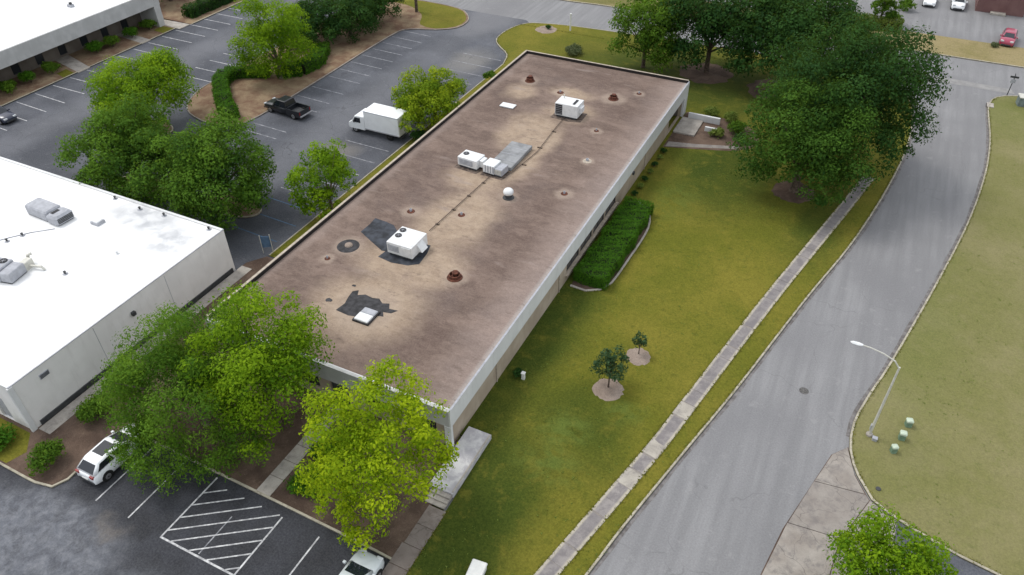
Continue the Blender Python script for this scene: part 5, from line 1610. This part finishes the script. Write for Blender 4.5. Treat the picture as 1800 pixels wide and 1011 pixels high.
def box_truck(x, y, rz):
    t = thing('box_truck', 'white box truck parked against the long building', 'truck', (x, y, 0.012), rz)
    W = 2.2
    hw = W / 2
    MB().box(-3.2, -.45, .55, 2.9, .45, .72).build('chassis', 'metal_dark', t)
    MB().bbox(-3.3, -hw, .73, 1.15, hw, 2.92, .03).build('cargo_box', 'car_white', t)
    for k in range(2):
        MB().box(-3.31, (-hw if k else hw - .02) - .012, 2.80, 1.14, (-hw + .02 if k else hw) + .012, 2.86).build('box_rail', 'metal_grey', t)
        MB().box(-3.31, (-hw if k else hw - .02) - .012, .76, 1.14, (-hw + .02 if k else hw) + .012, .84).build('box_rail', 'metal_grey', t)
    MB().box(-3.335, -hw + .1, .85, -3.302, hw - .1, 2.75).build('rear_door', 'metal_white', t)
    cw = hw * .92
    prof = [(1.25, .50), (3.30, .50), (3.36, .75), (3.34, 1.10), (2.95, 1.32), (2.45, 2.02), (2.25, 2.12), (1.25, 2.14)]
    b = MB()
    n = len(prof)
    rings = [[(px, yy, .50 + (pz - .50) * k) for px, pz in prof] for yy, k in ((-cw, .94), (-cw * .9, 1), (cw * .9, 1), (cw, .94))]
    b.loft(rings)
    b.build('cab', 'car_white', t)
    quadpanel('windscreen', inset([(2.95, -cw * .9, 1.32), (2.95, cw * .9, 1.32), (2.45, cw * .9, 2.02), (2.45, -cw * .9, 2.02)], .05, .08), .004, 'car_glass', t)
    for s in (-1, 1):
        q = [(1.75, s * cw, 1.28), (2.75, s * cw, 1.28), (2.42, s * cw, 1.86), (1.75, s * cw, 1.86)]
        if s > 0:
            q = [q[1], q[0], q[3], q[2]]
        quadpanel('side_window', q, .004, 'car_glass', t)
        MB().bbox(2.45, s * cw + (.02 if s > 0 else -.22), 1.30, 2.56, s * cw + (.22 if s > 0 else -.02), 1.62, .02).build('mirror', 'metal_dark', t)
        wheel(t, 2.55, s * (hw - .22), .40, .24)
        wheel(t, -1.9, s * (hw - .25), .40, .40)
        MB().bbox(3.27, s * cw * .72 - .16, .78, 3.375, s * cw * .72 + .16, .98, .02).build('headlight', 'lamp_clear', t)
    MB().bbox(3.32, -cw * .95, .38, 3.46, cw * .95, .58, .03).build('front_bumper', 'metal_grey', t)
    MB().box(-3.45, -hw * .9, .50, -3.34, hw * .9, .60).build('rear_bumper', 'metal_dark', t)


box_truck(-46.85, 61.5, R(180))

# ------------------------------------------------------------------ street furniture
lp = thing('street_lamp', 'tall grey street lamp with curved arm reaching over the street', 'street lamp', (6.7, 39.9, 0.1))
MB().lathe(0, 0, [(.22, 0), (.22, .12), (.16, .2), (0, .2)], 14).build('base', 'concrete', lp)
MB().tube([(0, 0, .1), (0, 0, 6.4)], [.10, .065], 10).build('pole', 'galv', lp)
arm = [(0, 0, 6.3), (-.35, .02, 6.75), (-1.1, .05, 7.05), (-1.9, .08, 7.2), (-2.5, .1, 7.22)]
MB().tube(arm, [.055, .05, .045, .04, .04], 8).build('arm', 'galv', lp)
hd = MB().loft([[(-2.35 + .0, .1 + .07 * c, 7.22 + .05 * s) for c, s in ((1, 0), (.5, .9), (-.5, .9), (-1, 0), (-.5, -.6), (.5, -.6))],
                [(-2.6, .1 + .15 * c, 7.22 + .09 * s) for c, s in ((1, 0), (.5, .9), (-.5, .9), (-1, 0), (-.5, -.6), (.5, -.6))],
                [(-2.95, .1 + .13 * c, 7.22 + .08 * s) for c, s in ((1, 0), (.5, .9), (-.5, .9), (-1, 0), (-.5, -.6), (.5, -.6))],
                [(-3.1, .1 + .05 * c, 7.22 + .03 * s) for c, s in ((1, 0), (.5, .9), (-.5, .9), (-1, 0), (-.5, -.6), (.5, -.6))]]).build('lamp_head', 'metal_white', lp)
MB().bbox(-2.9, .02, 7.12, -2.6, .18, 7.16, .01).build('lens', 'lamp_clear', hd)
MB().bbox(-.14, -.12, .6, -.08, .12, 1.0, .01).build('access_cover', 'metal_grey', lp)


def pedestal(x, y, r, h, label, m1, m2, rz=0.0):
    t = thing('utility_pedestal', label, 'utility box', (x, y, .1), rz, 'utility pedestals')
    MB().bbox(-r, -r, 0, r, r, h * .72, .04).build('body', m1, t)
    MB().bbox(-r * 1.08, -r * 1.08, h * .721, r * 1.08, r * 1.08, h, .06).build('lid', m2, t)
    MB().box(r + .001, -r * .5, h * .2, r + .012, r * .5, h * .6).build('door_plate', m2, t)


pedestal(8.95, 41.9, .20, .60, 'pale green utility pedestal, farthest of the three by the street lamp', 'box_green', 'pale_green', .3)
pedestal(8.65, 40.5, .20, .66, 'tallest green utility pedestal, middle of the three by the street lamp', 'box_green', 'pale_green', .1)
pedestal(8.25, 39.1, .18, .62, 'pale green utility pedestal, nearest of the three by the street lamp', 'box_green', 'pale_green', .5)
mb = thing('meter_box', 'small grey meter box at the foot of the street lamp', 'utility box', (7.05, 39.6, .1))
MB().bbox(-.15, -.13, 0, .15, .13, .2, .03).build('body', 'metal_grey', mb)
MB().bbox(-.17, -.15, .201, .17, .15, .25, .02).build('lid', 'metal_grey', mb)
ss = thing('street_sign', 'dark street sign post on the corner of the two streets', 'sign', (15.5, 101.3, .1))
MB().tube([(0, 0, 0), (0, 0, 2.5)], .05, 8).build('post', 'metal_dark', ss)
MB().box(-.45, -.015, 2.2, .45, .015, 2.42).build('sign_blade', 'metal_dark', ss)
MB().box(-.015, -.45, 2.43, .015, .45, 2.65).build('sign_blade', 'metal_dark', ss)
MB().box(-.26, -.03, 1.6, .26, -.052, 2.05).build('sign_plate', 'metal_grey', ss)
cb = thing('utility_cabinet', 'low grey-green utility cabinet on the corner verge at the right frame edge', 'utility box', (17.3, 99.4, .1), R(8))
MB().bbox(-.85, -.6, 0, .85, .6, 1.0, .05).build('body', 'teal_grey', cb)
MB().bbox(-.9, -.65, 1.001, .9, .65, 1.1, .03).build('lid', 'galv', cb)
MB().box(-.7, -.615, .15, -.03, -.602, .9).build('door', 'teal_grey', cb)
MB().box(.03, -.615, .15, .7, -.602, .9).build('door', 'teal_grey', cb)
ws = thing('utility_vault', 'low white box on the lawn at the bottom frame edge', 'utility box', (-12.15, 19.6, .1), R(6))
MB().bbox(-.42, -1.5, .0, .42, .5, .42, .06).build('body', 'white_plastic', ws)
MB().bbox(-.46, -1.54, .421, .46, .54, .52, .05).build('lid', 'white_plastic', ws)
hs = thing('parking_sign', 'blue panel sign between two pale posts at the kerb of the long building', 'sign', (-43.2, 38.5, .1), R(35))
for k in (-.42, .42):
    MB().tube([(k, 0, 0), (k, 0, 1.9)], .035, 8).build('post', 'galv', hs)
MB().box(-.38, -.015, .6, .38, .015, 1.75).build('sign_plate', 'paint_blue', hs)
